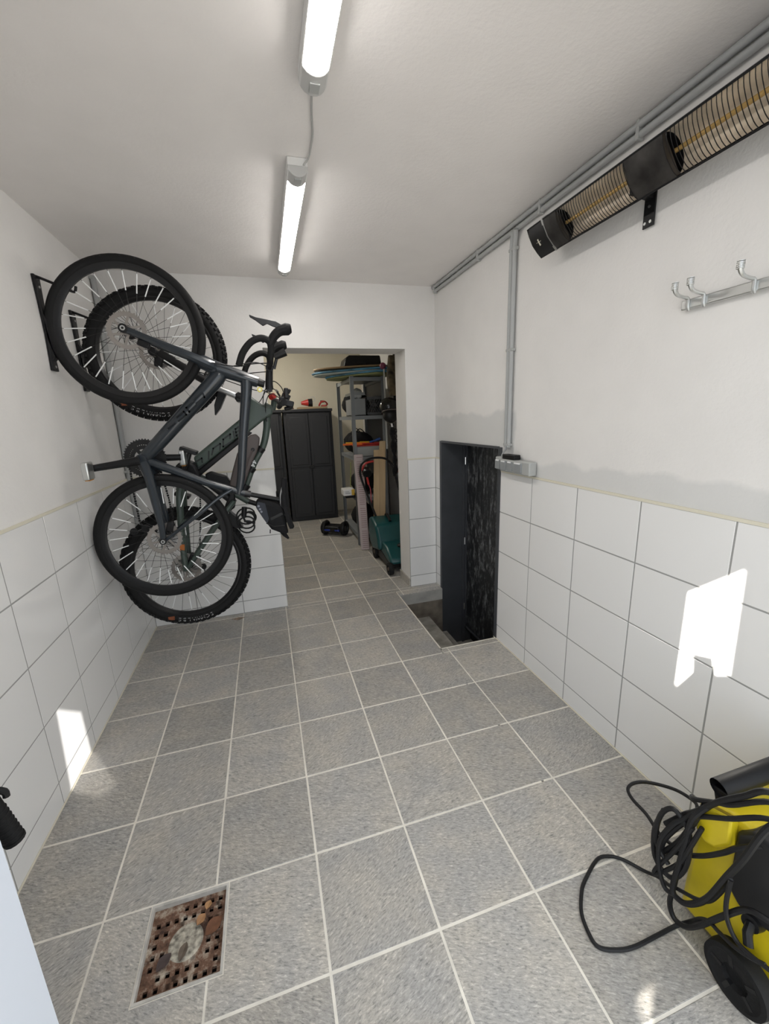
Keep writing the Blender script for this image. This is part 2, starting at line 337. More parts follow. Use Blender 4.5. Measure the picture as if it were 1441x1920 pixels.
# store room behind the opening
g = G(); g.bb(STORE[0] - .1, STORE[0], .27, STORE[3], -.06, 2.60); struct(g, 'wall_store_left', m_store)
g = G(); g.bb(STORE[1], STORE[1] + .1, .27, STORE[3], -.06, 2.60); struct(g, 'wall_store_right', m_plaster)
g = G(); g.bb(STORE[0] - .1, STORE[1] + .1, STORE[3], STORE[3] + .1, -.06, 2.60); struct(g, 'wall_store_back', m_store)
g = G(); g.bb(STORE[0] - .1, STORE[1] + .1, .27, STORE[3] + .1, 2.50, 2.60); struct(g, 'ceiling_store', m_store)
# outside the doorway: paved yard and an added screen, its holes cut to shape two sun patches
g = G(); g.bb(-6, 8, -9, -2.95, -.12, -.01); struct(g, 'ground', mat('yard_paving', (.50, .48, .45), .8, var=.15, vscale=4))
def back(p, x): p = Vector(p); t = (p.x - x) / SUN_D.x; return p - SUN_D * t
gap = [back((XR, y, z), -.6) for y, z in ((-2.235, .861), (-2.397, 1.007), (-2.404, .645), (-2.36, .615), (-2.343, .671), (-2.282, .650), (-2.289, .581), (-2.235, .480))]
gap2 = [back(p, -.6) for p in ((1.746, -2.663, 0), (1.823, -2.657, 0), (1.722, -2.735, 0))]
bm = bmesh.new()
def loop2(pts): vs_ = [bm.verts.new((0, p[1], p[2])) for p in pts]; return [bm.edges.new((vs_[i], vs_[(i + 1) % len(vs_)])) for i in range(len(vs_))]
E_ = loop2([(0, -2.955, 0), (0, -4.35, 0), (0, -4.35, 3.0), (0, -2.955, 3.0)]) + loop2([(0, p.y, p.z) for p in gap]) + loop2([(0, p.y, p.z) for p in gap2])
bmesh.ops.triangle_fill(bm, use_beauty=True, use_dissolve=False, edges=E_)
bmesh.ops.solidify(bm, geom=bm.faces[:], thickness=.012)
me = bpy.data.meshes.new('added_sun_screen'); bm.to_mesh(me); bm.free(); me.materials.append(mat('light_mask_paint', (.45, .44, .42), .7))
scr = bpy.data.objects.new('added_sun_screen', me); scr.location = (-.6, 0, -.01); COL.objects.link(scr); tag(scr, 'added unseen screen outside the garage doorway, cut to shape the sun patches', 'screen')

# added yard spot: stands in for sun bounced off glossy tiles onto left wall
GP = Vector((4.2, -5.13, 1.28))
ll = bpy.data.lights.new('added_patch_spot', 'SPOT'); ll.energy = 1900; ll.spot_size = math.radians(9); ll.spot_blend = .05; ll.shadow_soft_size = .004; ll.color = (1, .97, .93)
lo = bpy.data.objects.new('added_patch_spot', ll); COL.objects.link(lo); lo.location = GP; lo.rotation_euler = (GP - Vector((0.03, -1.37, .12))).to_track_quat('Z', 'Y').to_euler()
q4 = [Vector(p) for p in ((0, -1.437, .372), (0, -1.263, .224), (.030, -1.285, 0), (.180, -1.50, 0), (.150, -1.56, 0), (.030, -1.50, 0))]
qa = GP + (q4[0] - GP) * .30; nrm = (q4[0] - GP).normalized()
hole = [GP + (p - GP) * ((qa - GP).dot(nrm) / (p - GP).dot(nrm)) for p in q4]
ex = nrm.cross(Vector((0, 0, 1))).normalized(); ey = ex.cross(nrm)
bm = bmesh.new(); E_ = []
for L_ in ([qa + ex * a + ey * b for a, b in ((-.24, -.24), (.24, -.24), (.24, .24), (-.24, .24))], hole):
    vs_ = [bm.verts.new(p) for p in L_]; E_ += [bm.edges.new((vs_[i], vs_[(i + 1) % len(vs_)])) for i in range(len(vs_))]
bmesh.ops.triangle_fill(bm, use_beauty=True, use_dissolve=False, edges=E_); bmesh.ops.solidify(bm, geom=bm.faces[:], thickness=.006)
me = bpy.data.meshes.new('gobo'); bm.to_mesh(me); bm.free(); me.materials.append(mat('light_mask_paint', (.45, .44, .42), .7))
so = bpy.data.objects.new('gobo', me); COL.objects.link(so); tag(so, 'added shutter in front of the window across the yard', 'gobo')  # added mask, out of view: trims the spot beam to the patch outline

# ---------------------------------------------------------------- sunken step and low steel door in the right wall
g = G(); g.bb(PIT[0] - .02, PIT[0], PIT[2], PIT[3], -.65, -.004); g.bb(PIT[0], XR - .004, PIT[3], PIT[3] + .02, -.10, -.004); g.bb(PIT[0], XR + .01, PIT[2] - .02, PIT[2], -.65, -.004)
struct(g, 'wall_pit', m_conc)
struct(G().bb(PIT[0], XR - .004, PIT[3], PIT[3] + .02, -.65, -.10), 'wall_pit_lower', m_dirt)
g = G(); g.bb(PIT[0], 2.19, PIT[2], PIT[3], -.6, -.245); g.bb(2.19, 2.36, PIT[2], PIT[3], -.6, -.42); g.bb(2.36, 2.9, PIT[2], PIT[3] + .2, -.6, -.56); step_ = struct(g, 'floor_pit', mat('pit_concrete', (.27, .255, .225), .9, var=.3, vscale=12, bump=.5, bscale=40))
g = G(); g.bb(PIT[0] - .004, PIT[0] + .004, PIT[2] - .004, PIT[3], -.02, .0015); g.bb(PIT[0] - .004, XR, PIT[2] - .004, PIT[2] + .004, -.02, .0015); struct(g, 'trim_8', m_grout)
d = thing('steel_door', 'low dark steel door sunk below floor level in the right wall', 'door', (XR + .1, -.55, -.56))
g = G(); y0 = DR[1]; g.bb(XR - .004, XR + .205, y0 - .004, y0 + .03, -.62, DR[2]); g.bb(XR - .004, XR + .205, DR[0] - .03, DR[0] + .004, -.62, DR[2]); g.bb(XR - .004, XR + .205, DR[0], y0, DR[2] - .012, DR[2] + .004); g.bb(XR + .19, XR + .215, y0 - .018, y0, -.58, DR[2]); g.bb(XR + .205, XR + .285, y0 - .004, y0 + .03, -.62, DR[2]); g.bb(XR + .205, XR + .285, DR[0] - .03, DR[0] + .004, -.62, DR[2]); g.obj('door_frame', m_anth, d, bevel=.0015)
m_scuff = bpy.data.materials.new('scuffed_black_steel'); m_scuff.use_nodes = True; nt = m_scuff.node_tree; b = nt.nodes['Principled BSDF']
tc = nod(nt, 'ShaderNodeTexCoord'); mp = nod(nt, 'ShaderNodeMapping'); mp.inputs['Scale'].default_value = (1, 2.4, .9); nt.links.new(tc.outputs['Object'], mp.inputs[0])
n = nod(nt, 'ShaderNodeTexNoise'); n.inputs['Scale'].default_value = 13; n.inputs['Detail'].default_value = 9; n.inputs['Roughness'].default_value = .75; nt.links.new(mp.outputs[0], n.inputs['Vector'])
r = nod(nt, 'ShaderNodeValToRGB'); e = r.color_ramp.elements; e[0].position = .50; e[0].color = (.012, .013, .015, 1); e[1].position = .70; e[1].color = (.26, .27, .28, 1); nt.links.new(n.outputs['Fac'], r.inputs[0]); nt.links.new(r.outputs[0], b.inputs['Base Color']); b.inputs['Roughness'].default_value = .42
lf = G().bb(XR + .215, XR + .25, DR[0] + .01, y0 - .028, -.40, DR[2] - .02).obj('door_leaf', m_scuff, d, bevel=.002)
g = G(); g.bb(XR + .207, XR + .216, DR[0] + .02, y0 - .034, -.40, -.385); g.bb(XR + .207, XR + .216, y0 - .045, y0 - .030, -.40, DR[2] - .02); g.obj('edge_strip', m_anth, lf)
for z in (1.12, .42, -.2): G().cyl((XR + .208, y0 - .023, z - .03), (XR + .208, y0 - .023, z + .03), .007, n=10).obj('hinge', m_steel, d)
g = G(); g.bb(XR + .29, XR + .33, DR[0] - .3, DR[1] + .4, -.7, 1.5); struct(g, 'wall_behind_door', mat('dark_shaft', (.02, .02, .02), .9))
# ---------------------------------------------------------------- bicycles hung by the front wheel
def text_mesh(txt, size, extr=.0004):
    cu = bpy.data.curves.new('txt', 'FONT'); cu.body = txt; cu.size = size; cu.extrude = extr; cu.align_x = 'CENTER'; cu.align_y = 'CENTER'; cu.resolution_u = 3
    o = bpy.data.objects.new('txt', cu); COL.objects.link(o); dg = bpy.context.evaluated_depsgraph_get(); me = bpy.data.meshes.new_from_object(o.evaluated_get(dg))
    V = [v.co.copy() for v in me.vertices]; F = [tuple(p.vertices) for p in me.polygons]; bpy.data.objects.remove(o); bpy.data.meshes.remove(me); return V, F
def arc_text(g, txt, c, y, Rr, mid, size, step, lean=0.):
    # letters with their tops turned outwards, on the side of a tyre that faces the room (-Y)
    for i, ch in enumerate(txt):
        if ch == ' ': continue
        V, F = text_mesh(ch, size); a = mid - (i - (len(txt) - 1) / 2) * step      # clockwise seen from -Y
        rad = Vector((math.cos(a), 0, math.sin(a))); tan = Vector((math.sin(a), 0, -math.cos(a))); ctr = Vector((c[0], y + math.sin(a) * Rr * math.tan(lean), c[1])) + rad * Rr
        g.add([ctr + tan * v.x + rad * v.y + Vector((0, -1, 0)) * v.z for v in V], F)
_sp = {}
def wheel(par, name, c, R, tr, rim_in, nsp, clips, knobby, lean=0., brand=None, marks=None):
    x, y, z = c; ax = Vector((0, math.cos(lean), -math.sin(lean)))
    ro = R - 2 * tr + .012; hw = tr * .62
    rim = G().lathe(c, ax, [(rim_in, -.006), (rim_in, .006), (ro - .012, hw), (ro, hw), (ro, -hw), (ro - .012, -hw), (rim_in, -.006)], 64).obj(name, m_blackm, par)
    g = G().torus(c, ax, R - tr, tr, 72, 12).obj('tyre', m_rubber, rim)
    if knobby:
        g = G(); X = ax.orthogonal().normalized(); Yv = ax.cross(X); n = 66
        for i in range(n):
            for row, (ph, off) in enumerate(((-.9, 0), (-.3, .5), (.3, 0), (.9, .5))):
                a = 2 * math.pi * (i + off) / n; d = X * math.cos(a) + Yv * math.sin(a); t = ax.cross(d)
                nrm = d * math.cos(ph) + ax * math.sin(ph); ctr = Vector(c) + d * (R - tr) + nrm * (tr + .0015)
                w = nrm.cross(t); g.box(ctr, (.014, .017, .014), Matrix((w, t, nrm)).transposed())
        g.obj('tread', m_rubber, rim, kind='stuff', angle=20)
    G().lathe(c, ax, [(.0001, -.055), (.013, -.055), (.013, -.034), (.027, -.032), (.027, -.026), (.016, -.022), (.016, .022), (.027, .026), (.027, .032), (.013, .034), (.013, .055), (.0001, .055)], 20).obj('hub', m_black, rim)
    for side in (-1, 1):
        key = (name[:3], R, side)
        if key not in _sp:
            q = G().cyl((0.026, side * .027, 0), (0.012, 0, rim_in + .004), .0011, n=5); _sp[key] = mesh_of(q, 'spoke', m_spoke)
            L = Vector((0.012, 0, rim_in)) - Vector((.026, side * .027, 0)); p0 = Vector((.026, side * .027, 0))
            q = G().cyl(p0 + L * .66, p0 + L * .965, .0028, n=7); _sp[key + ('c',)] = mesh_of(q, 'clip', m_refl)
        for i in range(nsp // 2):
            a = 2 * math.pi * (i + (.5 if side > 0 else 0)) / (nsp // 2)
            M = (Matrix.Rotation(-lean, 3, 'X') @ Matrix.Rotation(a, 3, 'Y')).to_euler()
            place('spoke', _sp[key], rim, c, M)
            if clips == 1 or (clips == 2 and side < 0): place('spoke_reflector', _sp[key + ('c',)], rim, c, M)
    g = G(); cr = Vector(c) - ax * .042; X = ax.orthogonal().normalized(); Yv = ax.cross(X)
    g.lathe(cr, ax, [(.066, -.001), (.086, -.001), (.086, .001), (.066, .001), (.066, -.001)], 40)
    for i in range(6):
        a = i * math.pi / 3; p = cr + (X * math.cos(a) + Yv * math.sin(a)) * .018; q = cr + (X * math.cos(a + .5) + Yv * math.sin(a + .5)) * .068; g.beam(p, q, .011, .0016, up=ax)
    g.lathe(cr, ax, [(.012, -.002), (.024, -.002), (.024, .002), (.012, .002), (.012, -.002)], 24)
    for i in range(24):
        a = i * math.pi / 12; p = cr + (X * math.cos(a) + Yv * math.sin(a)) * .0875; g.beam(p - ax * .001, p + ax * .001, .006, .006, up=X)
    g.obj('brake_rotor', m_rotor, rim)
    if brand:
        g = G()
        for mid in brand: arc_text(g, 'SCHWALBE', (x, z), y - tr * .93 - .0006, R - tr * 1.0, mid, .033, .080, lean)
        g.obj('lettering', mat('silver_print', (.42, .42, .42), .5), rim, angle=10)
        g = G(); a = brand[0] - 5.3 * .080; p = Vector((x + (R - tr) * math.cos(a), y - tr * .95 + (R - tr) * math.sin(a) * math.tan(lean), z + (R - tr) * math.sin(a))); g.box(p, (.036, .003, .024)); g.obj('logo_patch', mat('rust_orange_print', (.22, .06, .02), .6), rim)
    if marks:
        g = G()
        for mid, n in marks:
            for i in range(n):
                if i % 5 == 4: continue
                a = mid - (i - n / 2) * .027; rad = Vector((math.cos(a), 0, math.sin(a))); t = Vector((math.sin(a), 0, -math.cos(a)))
                p = Vector((x, y - tr * .86, z)) + rad * (R - tr * .72); g.beam(p - t * .0032, p + t * .0032, random.choice((.003, .005, .006)), .0012, up=(0, 1, 0))
        g.obj('lettering', mat('grey_print', (.25, .25, .25), .5), rim)
    return rim
def strokes(lines, y, w, yfun=None):
    g = G()
    for L in lines:
        for (a, b), (c, d) in zip(L, L[1:]):
            ya, yb = (yfun(b), yfun(d)) if yfun else (y, y); e = Vector((c - a, 0, d - b)).normalized() * (w / 2)
            g.beam(Vector((a, ya, b)) - e, Vector((c, yb, d)) + e, w, .0012, up=(0, 1, 0))
    return g

# ---- the gravel bike, nearer
Y1 = -.80
b1 = thing('gravel_bike', 'dark petrol drop-bar gravel bike hung on the wall, nearest the camera', 'bicycle', (.36, Y1, .55))
FA, RA = (.349, Y1, 1.956), (.362, Y1, .899)
wheel(b1, 'front_wheel', FA, .350, .0215, .286, 28, 1, False, marks=[(math.radians(95), 30)])
wheel(b1, 'rear_wheel', RA, .350, .0215, .286, 28, 1, False, marks=[(math.radians(82), 34)])
P = lambda x, z, dy=0: Vector((x, Y1 + dy, z))
g = G()
for s in (-1, 1):
    g.tube([P(.340, 1.962, s * .056), P(.45, 1.912, s * .055), P(.58, 1.856, s * .052), P(.66, 1.820, s * .042), P(.715, 1.795, s * .018)], .014, 10, smooth=4, rs=[.016, .018, .021, .024, .028])
g.cyl(P(.655, 1.822), P(.735, 1.782), .036, .038)
g.obj('fork', m_frame1, b1)
for s in (-1, 1):
    ae = G().cyl(P(.340, 1.962, s * .050), P(.340, 1.962, s * .074), .021, n=18).obj('axle_end', m_black, b1, bevel=.003); G().lathe(P(.340, 1.962, s * .074), (0, s, 0), [(.006, 0), (.006, .002), (.0115, .002), (.0115, 0)], 16).obj('axle_ring', m_alu, ae)
g = G(); g.cyl(P(.735, 1.782), P(.935, 1.712), .037, .029)
g.tube([P(.745, 1.760), P(.72, 1.727), P(.56, 1.570), P(.40, 1.412), P(.318, 1.335)], .03, 12, smooth=4, rs=[.036, .041, .039, .036, .031])
g.tube([P(.875, 1.722), P(.868, 1.66), P(.83, 1.45), P(.790, 1.20), P(.765, 1.105)], .024, 12, smooth=4, rs=[.034, .029, .0255, .0225, .021])
g.tube([P(.318, 1.325), P(.45, 1.262), P(.60, 1.185), P(.80, 1.105), P(.825, 1.098)], .019, 12, rs=[.027, .022, .0195, .0185, .0185])
g.cyl(P(.312, 1.332, -.043), P(.312, 1.332, .043), .027, n=20)
g.obj('frame', m_frame1, b1)
g = G()
for s in (-1, 1):
    g.tube([P(.315, 1.318, s * .028), P(.335, 1.24, s * .036), P(.350, 1.10, s * .052), P(.362, .97, s * .064), P(.358, .885, s * .066)], .013, 10, smooth=4, rs=[.027, .025, .021, .016, .014])
    g.tube([P(.735, 1.135, s * .012), P(.66, 1.095, s * .030), P(.54, 1.01, s * .052), P(.37, .895, s * .066)], .009, 10, smooth=4, rs=[.010, .009, .009, .009])
g.obj('rear_stays', m_frame1, b1)
for s in (-1, 1):
    ae = G().cyl(P(.360, .892, s * .060), P(.360, .892, s * .080), .018, n=18).obj('axle_end', m_black, b1, bevel=.003); G().lathe(P(.360, .892, s * .080), (0, s, 0), [(.005, 0), (.005, .002), (.0105, .002), (.0105, 0)], 16).obj('axle_ring', m_alu, ae)
strokes([[(.608, 1.626), (.644, 1.654)], [(.616, 1.607), (.658, 1.637), (.652, 1.658)], [(.564, 1.586), (.603, 1.614)], [(.564, 1.586), (.575, 1.565), (.614, 1.597)], [(.512, 1.54), (.547, 1.566)], [(.519, 1.521), (.559, 1.551), (.549, 1.568)], [(.465, 1.484), (.498, 1.509)]], Y1 - .0405, .009).obj('lettering', m_glyph1, b1)
# stem, headset, bell, drop bar
g = G(); g.cyl(P(.935, 1.712), P(.968, 1.700), .021, .019); g.tube([P(.992, 1.672), P(.992, 1.70), P(1.003, 1.786)], .02, 12, rs=[.022, .021, .0185]); g.cyl(P(1.003, 1.786, -.025), P(1.003, 1.786, .025), .021, n=16); g.box(P(.992, 1.670), (.028, .036, .018)); g.obj('stem', m_black, b1)
for s in (-1, 1): G().cyl(P(.984 + s * .008, 1.665), P(.984 + s * .008, 1.655), .004, n=8).obj('bolt', m_blackm, b1)
be = G().cyl(P(.940, 1.672, -.02), P(.940, 1.672, .0), .014, n=16).obj('bell', mat('brass', (.5, .42, .12), .35, metal=.8), b1); G().cyl(P(.940, 1.672, -.0225), P(.940, 1.672, -.02), .007, n=12).obj('bell_cap', m_refl, be)
g = G(); g.cyl(P(1.003, 1.786, -.205), P(1.003, 1.786, .205), .0135, n=12)
for s in (-1, 1):
    g.tube([P(1.003, 1.786, s * .19), P(1.005, 1.80, s * .215), P(1.013, 1.855, s * .225), P(1.004, 1.885, s * .228), P(.968, 1.896, s * .23), P(.921, 1.876, s * .235), P(.879, 1.827, s * .24), P(.855, 1.769, s * .243)], .0165, 10, smooth=5)
g.obj('handlebar', m_rubber, b1)
for s in (-1, 1):
    h = G().tube([P(1.008, 1.865, s * .226), P(1.032, 1.905, s * .226), P(1.062, 1.930, s * .226), P(1.098, 1.940, s * .226), P(1.118, 1.943, s * .226)], .019, 10, smooth=4, rs=[.018, .021, .023, .029, .019]).obj('brake_hood', m_rubber, b1)
    g = G(); g.xz([(1.075, 1.958), (1.045, 1.975), (.985, 1.985), (.955, 1.990), (.926, 2.001), (.928, 1.990), (.953, 1.976), (.985, 1.952), (1.006, 1.962), (1.030, 1.951), (1.060, 1.942)], Y1 + s * .226 - .006, Y1 + s * .226 + .006); g.obj('brake_lever', m_blackm, h, bevel=.002)
lt = G().cyl(P(1.040, 1.865, .17), P(1.105, 1.895, .17), .017, .024, n=14).obj('front_lamp', m_black, b1); G().cyl(P(1.032, 1.80, .17), P(1.055, 1.868, .17), .009, n=10).obj('bracket', m_blackm, lt)
for q, r in (([P(1.0, 1.80, .1), P(.93, 1.83, .12), P(.80, 1.80, .06), P(.74, 1.77, .03)], .0028), ([P(1.0, 1.80, -.08), P(.92, 1.80, -.06), P(.83, 1.79, -.04), P(.70, 1.81, -.045)], .0028), ([P(1.0, 1.78, .12), P(.90, 1.77, .10), P(.80, 1.745, .04), P(.76, 1.73, .03)], .0028)):
    G().tube(q, r, 6, smooth=6).obj('cable', m_hose, b1)
# crank, chain, pedals, derailleur, brakes
for r0, r1, yy in ((.074, .100, .048), (.050, .070, .040)):
    g = G().lathe(P(.312, 1.332, yy), (0, 1, 0), [(r0, -.0015), (r1, -.0015), (r1, .0015), (r0, .0015), (r0, -.0015)], 44)
    for i in range(44): a = i * math.pi / 22; g.box(P(.312 + math.cos(a) * (r1 + .002), 1.332 + math.sin(a) * (r1 + .002), yy), (.006, .002, .006), Matrix.Rotation(-a, 3, 'Y'))
    for i in range(4): a = i * math.pi / 2 + .6; g.beam(P(.312, 1.332, yy), P(.312 + math.cos(a) * r0, 1.332 + math.sin(a) * r0, yy), .016, .003, up=(0, 1, 0))
    g.obj('chainring', m_blackm, b1)
def crank(x1, z1, yy, sgn):
    c = G().tube([P(.312, 1.330, yy), P((.312 + x1) / 2, (1.330 + z1) / 2, yy + sgn * .010), P(x1, z1, yy + sgn * .014)], .014, 10, rs=[.023, .019, .017]).obj('crank_arm', m_black, b1)
    p = G(); p.box(P(x1, z1 - .006, yy + sgn * .07), (.030, .075, .085)); p.obj('pedal', m_alu, c, bevel=.006)
    q = G(); q.box(P(x1, z1 + .033, yy + sgn * .07), (.02, .05, .006)); q.box(P(x1, z1 - .05, yy + sgn * .07), (.02, .05, .006)); q.obj('pedal_reflector', mat('amber', (.6, .25, .02), .3), c)
crank(.100, 1.305, -.062, -1); crank(.482, 1.325, .062, 1)
g = G()
for pts in ([P(.232, 1.30, .046), P(.228, 1.15, .046), P(.232, .985, .046), P(.25, .945, .046)], [P(.375, 1.27, .046), P(.395, 1.1, .046), P(.400, .93, .046)]):
    for a, b in zip(pts, pts[1:]):
        n = max(2, int((b - a).length / .0127))
        for i in range(n): g.beam(a + (b - a) * (i / n), a + (b - a) * ((i + .8) / n), .010 if i % 2 else .007, .006, up=(0, 1, 0))
g.obj('chain', m_black, b1, kind='stuff')
g = G()
for i in range(9): g.lathe(P(.362, .899, .026 + i * .0035), (0, 1, 0), [(.012, -.0008), (.055 - i * .0045, -.0008), (.055 - i * .0045, .0008), (.012, .0008)], 28)
g.obj('cassette', m_steel, b1)
g = G(); g.beam(P(.36, .90, .05), P(.26, .945, .05), .014, .03, up=(0, 1, 0)); g.cyl(P(.255, .945, .04), P(.255, .945, .055), .022, n=14); g.cyl(P(.195, .935, .04), P(.195, .935, .055), .020, n=14); g.beam(P(.26, .945, .052), P(.19, .932, .052), .004, .024, up=(0, 1, 0)); g.obj('derailleur', m_black, b1, bevel=.003)
g = G(); g.box(P(.415, 1.895, -.046), (.055, .026, .032), Matrix.Rotation(.4, 3, 'Y')); g.obj('brake_caliper', m_black, b1, bevel=.005)
g = G(); g.box(P(.40, .965, -.046), (.034, .026, .055), Matrix.Rotation(.3, 3, 'Y')); g.obj('brake_caliper', m_black, b1, bevel=.005)
# seat post, saddle, saddle bag
G().cyl(P(.80, 1.104), P(.995, 1.048), .0138, n=14).obj('seat_post', m_black, b1); G().cyl(P(.800, 1.104), P(.830, 1.096), .0205, n=16).obj('seat_clamp', m_blackm, b1)
sd = G()
prof = [(1.176, .016, 1.036), (1.13, .020, 1.030), (1.07, .026, 1.026), (1.0, .045, 1.028), (.95, .066, 1.036), (.905, .072, 1.046), (.882, .060, 1.053)]
rows_ = []
for z, hw, x in prof: rows_.append([Vector((x + (.012 * (1 - (t / 3) ** 2)) - .006, Y1 + hw * t / 3, z)) for t in range(-3, 4)])
k = len(rows_); n7 = 7; VV = [p for r in rows_ for p in r] + [p + Vector((-.02, 0, 0)) for r in rows_ for p in r]; FF = []
for i in range(k - 1):
    for j in range(6):
        FF.append((i * 7 + j, i * 7 + j + 1, (i + 1) * 7 + j + 1, (i + 1) * 7 + j)); o_ = k * 7; FF.append((o_ + i * 7 + j, o_ + (i + 1) * 7 + j, o_ + (i + 1) * 7 + j + 1, o_ + i * 7 + j + 1))
    FF += [(i * 7, (i + 1) * 7, k * 7 + (i + 1) * 7, k * 7 + i * 7), (i * 7 + 6, k * 7 + i * 7 + 6, k * 7 + (i + 1) * 7 + 6, (i + 1) * 7 + 6)]
FF += [tuple(range(7)) + tuple(range(k * 7 + 6, k * 7 - 1, -1)), tuple(range((k - 1) * 7, k * 7)) + tuple(range(2 * k * 7 - 1, 2 * k * 7 - 8, -1))]
sdo = sd.add(VV, FF).obj('saddle', m_cloth, b1, bevel=.006, angle=50)
g = G()
for s in (-1, 1): g.tube([P(1.022, 1.15, s * .012), P(.996, 1.08, s * .021), P(.994, 1.0, s * .022), P(1.028, .93, s * .03)], .0035, 6, smooth=5)
g.obj('saddle_rail', m_steel, sdo)
bag = thing('saddle_bag', 'large black cloth saddle bag under the seat of the nearest bike', 'bag', (.93, Y1, .80))
g = G(); g.xz([(.862, 1.070), (.93, 1.052), (.985, 1.030), (1.005, .985), (1.015, .90), (1.022, .845), (.99, .850), (.925, .885), (.885, .955), (.848, 1.030)], Y1 - .05, Y1 + .05); bo = g.obj('pouch', m_cloth, bag, bevel=.022, bseg=3)
G().xz([(.866, 1.060), (.905, 1.046), (.918, .955), (.905, .925), (.888, .955), (.853, 1.028)], Y1 - .0535, Y1 - .0495).obj('side_panel', mat('navy_cloth', (.020, .024, .034), .7), bag, bevel=.0015)
for i, (x, z) in enumerate(((.868, 1.034), (.874, 1.016), (.880, 1.000))): G().cyl(P(x, z, -.0555), P(x, z, -.0532), .0065, n=14).obj('dot_badge', mat('pale_dot', (.20, .21, .25), .6), bag)
G().tube([P(.90, .93, -.052), P(.94, .905, -.055), P(1.0, .905, -.052)], .0035, 6).obj('seam', m_black, bag); G().xz([(.925, .960), (.99, .985), (.998, .972), (.928, .942)], Y1 - .054, Y1 - .050).obj('strap', m_black, bag)
G().tube([P(.985, .862, -.01), P(1.000, .835, -.01), P(1.018, .812, -.01)], .011, 8, rs=[.016, .013, .006]).obj('tail_loop', m_cloth, bag)
G().tube([P(.918, .885, -.03), P(.915, .862, -.03)], .003, 6).obj('pull_tab', m_black, bag)

# ---- the electric mountain bike, behind it
TL = math.tan(math.radians(4)); LE = math.radians(4)
yf = lambda z: -.50 + (z - 1.4) * TL
b2 = thing('electric_mountain_bike', 'olive green electric mountain bike with knobbly tyres hung behind the gravel bike', 'bicycle', (.40, -.55, .27))
Q = lambda x, z, dy=0: Vector((x, yf(z) + dy, z))
FA2, RA2 = Q(.396, 1.900), Q(.397, .636)
wheel(b2, 'front_wheel', FA2, .367, .030, .295, 32, 2, True, lean=LE, brand=[math.radians(-103)])
wheel(b2, 'rear_wheel', RA2, .370, .030, .297, 32, 2, True, lean=LE, brand=[math.radians(-88)])
g = G()
for s in (-1, 1): g.tube([Q(.384, 1.908, s * .06), Q(.50, 1.845, s * .062), Q(.62, 1.760, s * .062), Q(.692, 1.710, s * .062)], .022, 12, smooth=3, rs=[.017, .021, .024, .026])
g.tube([Q(.63, 1.755, -.06), Q(.655, 1.80, -.03), Q(.66, 1.815, 0), Q(.655, 1.80, .03), Q(.63, 1.755, .06)], .013, 8, smooth=4)
g.obj('fork_lowers', m_black, b2)
for s in (-1, 1): G().cyl(Q(.685, 1.713, s * .062), Q(.81, 1.655, s * .062), .0175, n=16).obj('stanchion', m_steel, b2)
g = G(); g.beam(Q(.825, 1.648, -.085), Q(.825, 1.648, .085), .055, .05, up=(0, 0, 1)); g.cyl(Q(.80, 1.66, -.062), Q(.85, 1.635, -.062), .026); g.cyl(Q(.80, 1.66, .062), Q(.85, 1.635, .062), .026); g.obj('fork_crown', m_black, b2, bevel=.006)
G().xz([(.699, 1.69), (.743, 1.672), (.700, 1.59), (.664, 1.548), (.668, 1.61)], yf(1.62) - .035, yf(1.62) + .035).obj('mudguard', m_black, b2, bevel=.004)
G().xz([(.680, .962), (.722, .915), (.752, .842), (.705, .848), (.660, .885)], yf(.9) - .035, yf(.9) + .035).obj('mudguard', m_black, b2, bevel=.004)
g = G(); g.xz([(.83, 1.655), (.882, 1.655), (.947, 1.603), (1.01, 1.579), (1.0, 1.54), (.948, 1.512), (.851, 1.442), (.794, 1.418), (.53, 1.224), (.513, 1.306), (.808, 1.524), (.83, 1.56)], yf(1.45) - .042, yf(1.45) + .042)
fr = g.obj('frame', m_frame2, b2, bevel=.014, bseg=3)
G().xz([(.870, 1.436), (.536, 1.190), (.524, 1.222), (.796, 1.420), (.845, 1.446)], yf(1.33) - .038, yf(1.33) + .038).obj('battery_cover', m_black, b2, bevel=.008)
g = G(); g.tube([Q(.974, 1.577), Q(.963, 1.50), Q(.955, 1.446), Q(.925, 1.351), Q(.859, 1.245), Q(.808, 1.133), Q(.77, 1.06)], .021, 12, smooth=4, rs=[.024, .023, .0225, .021, .020, .019, .019])
g.tube([Q(.50, 1.20), Q(.62, 1.13), Q(.74, 1.05), Q(.80, 1.005)], .019, 12, smooth=3); g.obj('top_and_seat_tube', m_frame2, b2)
strokes([[(.506, 1.268), (.561, 1.299), (.561, 1.275)], [(.51, 1.239), (.516, 1.229), (.567, 1.26)], [(.606, 1.337), (.6, 1.293)], [(.621, 1.317), (.633, 1.354), (.676, 1.38), (.67, 1.34)], [(.736, 1.409), (.74, 1.434), (.696, 1.405), (.691, 1.361), (.738, 1.387)], [(.76, 1.449), (.762, 1.411)], [(.803, 1.482), (.774, 1.464), (.774, 1.423), (.798, 1.438)], [(.774, 1.444), (.799, 1.457)]], yf(1.45) - .0425, .009).obj('lettering', m_frame2b, b2)
g = G(); g.xz([(.373, 1.21), (.424, 1.264), (.485, 1.290), (.525, 1.262), (.548, 1.19), (.50, 1.145), (.41, 1.150)], yf(1.2) - .06, yf(1.2) + .06); g.obj('motor', m_black, b2, bevel=.015)
G().xz([(.44, 1.235), (.485, 1.262), (.489, 1.25), (.445, 1.222)], yf(1.24) - .0625, yf(1.24) - .0595).obj('motor_badge', m_refl, b2)
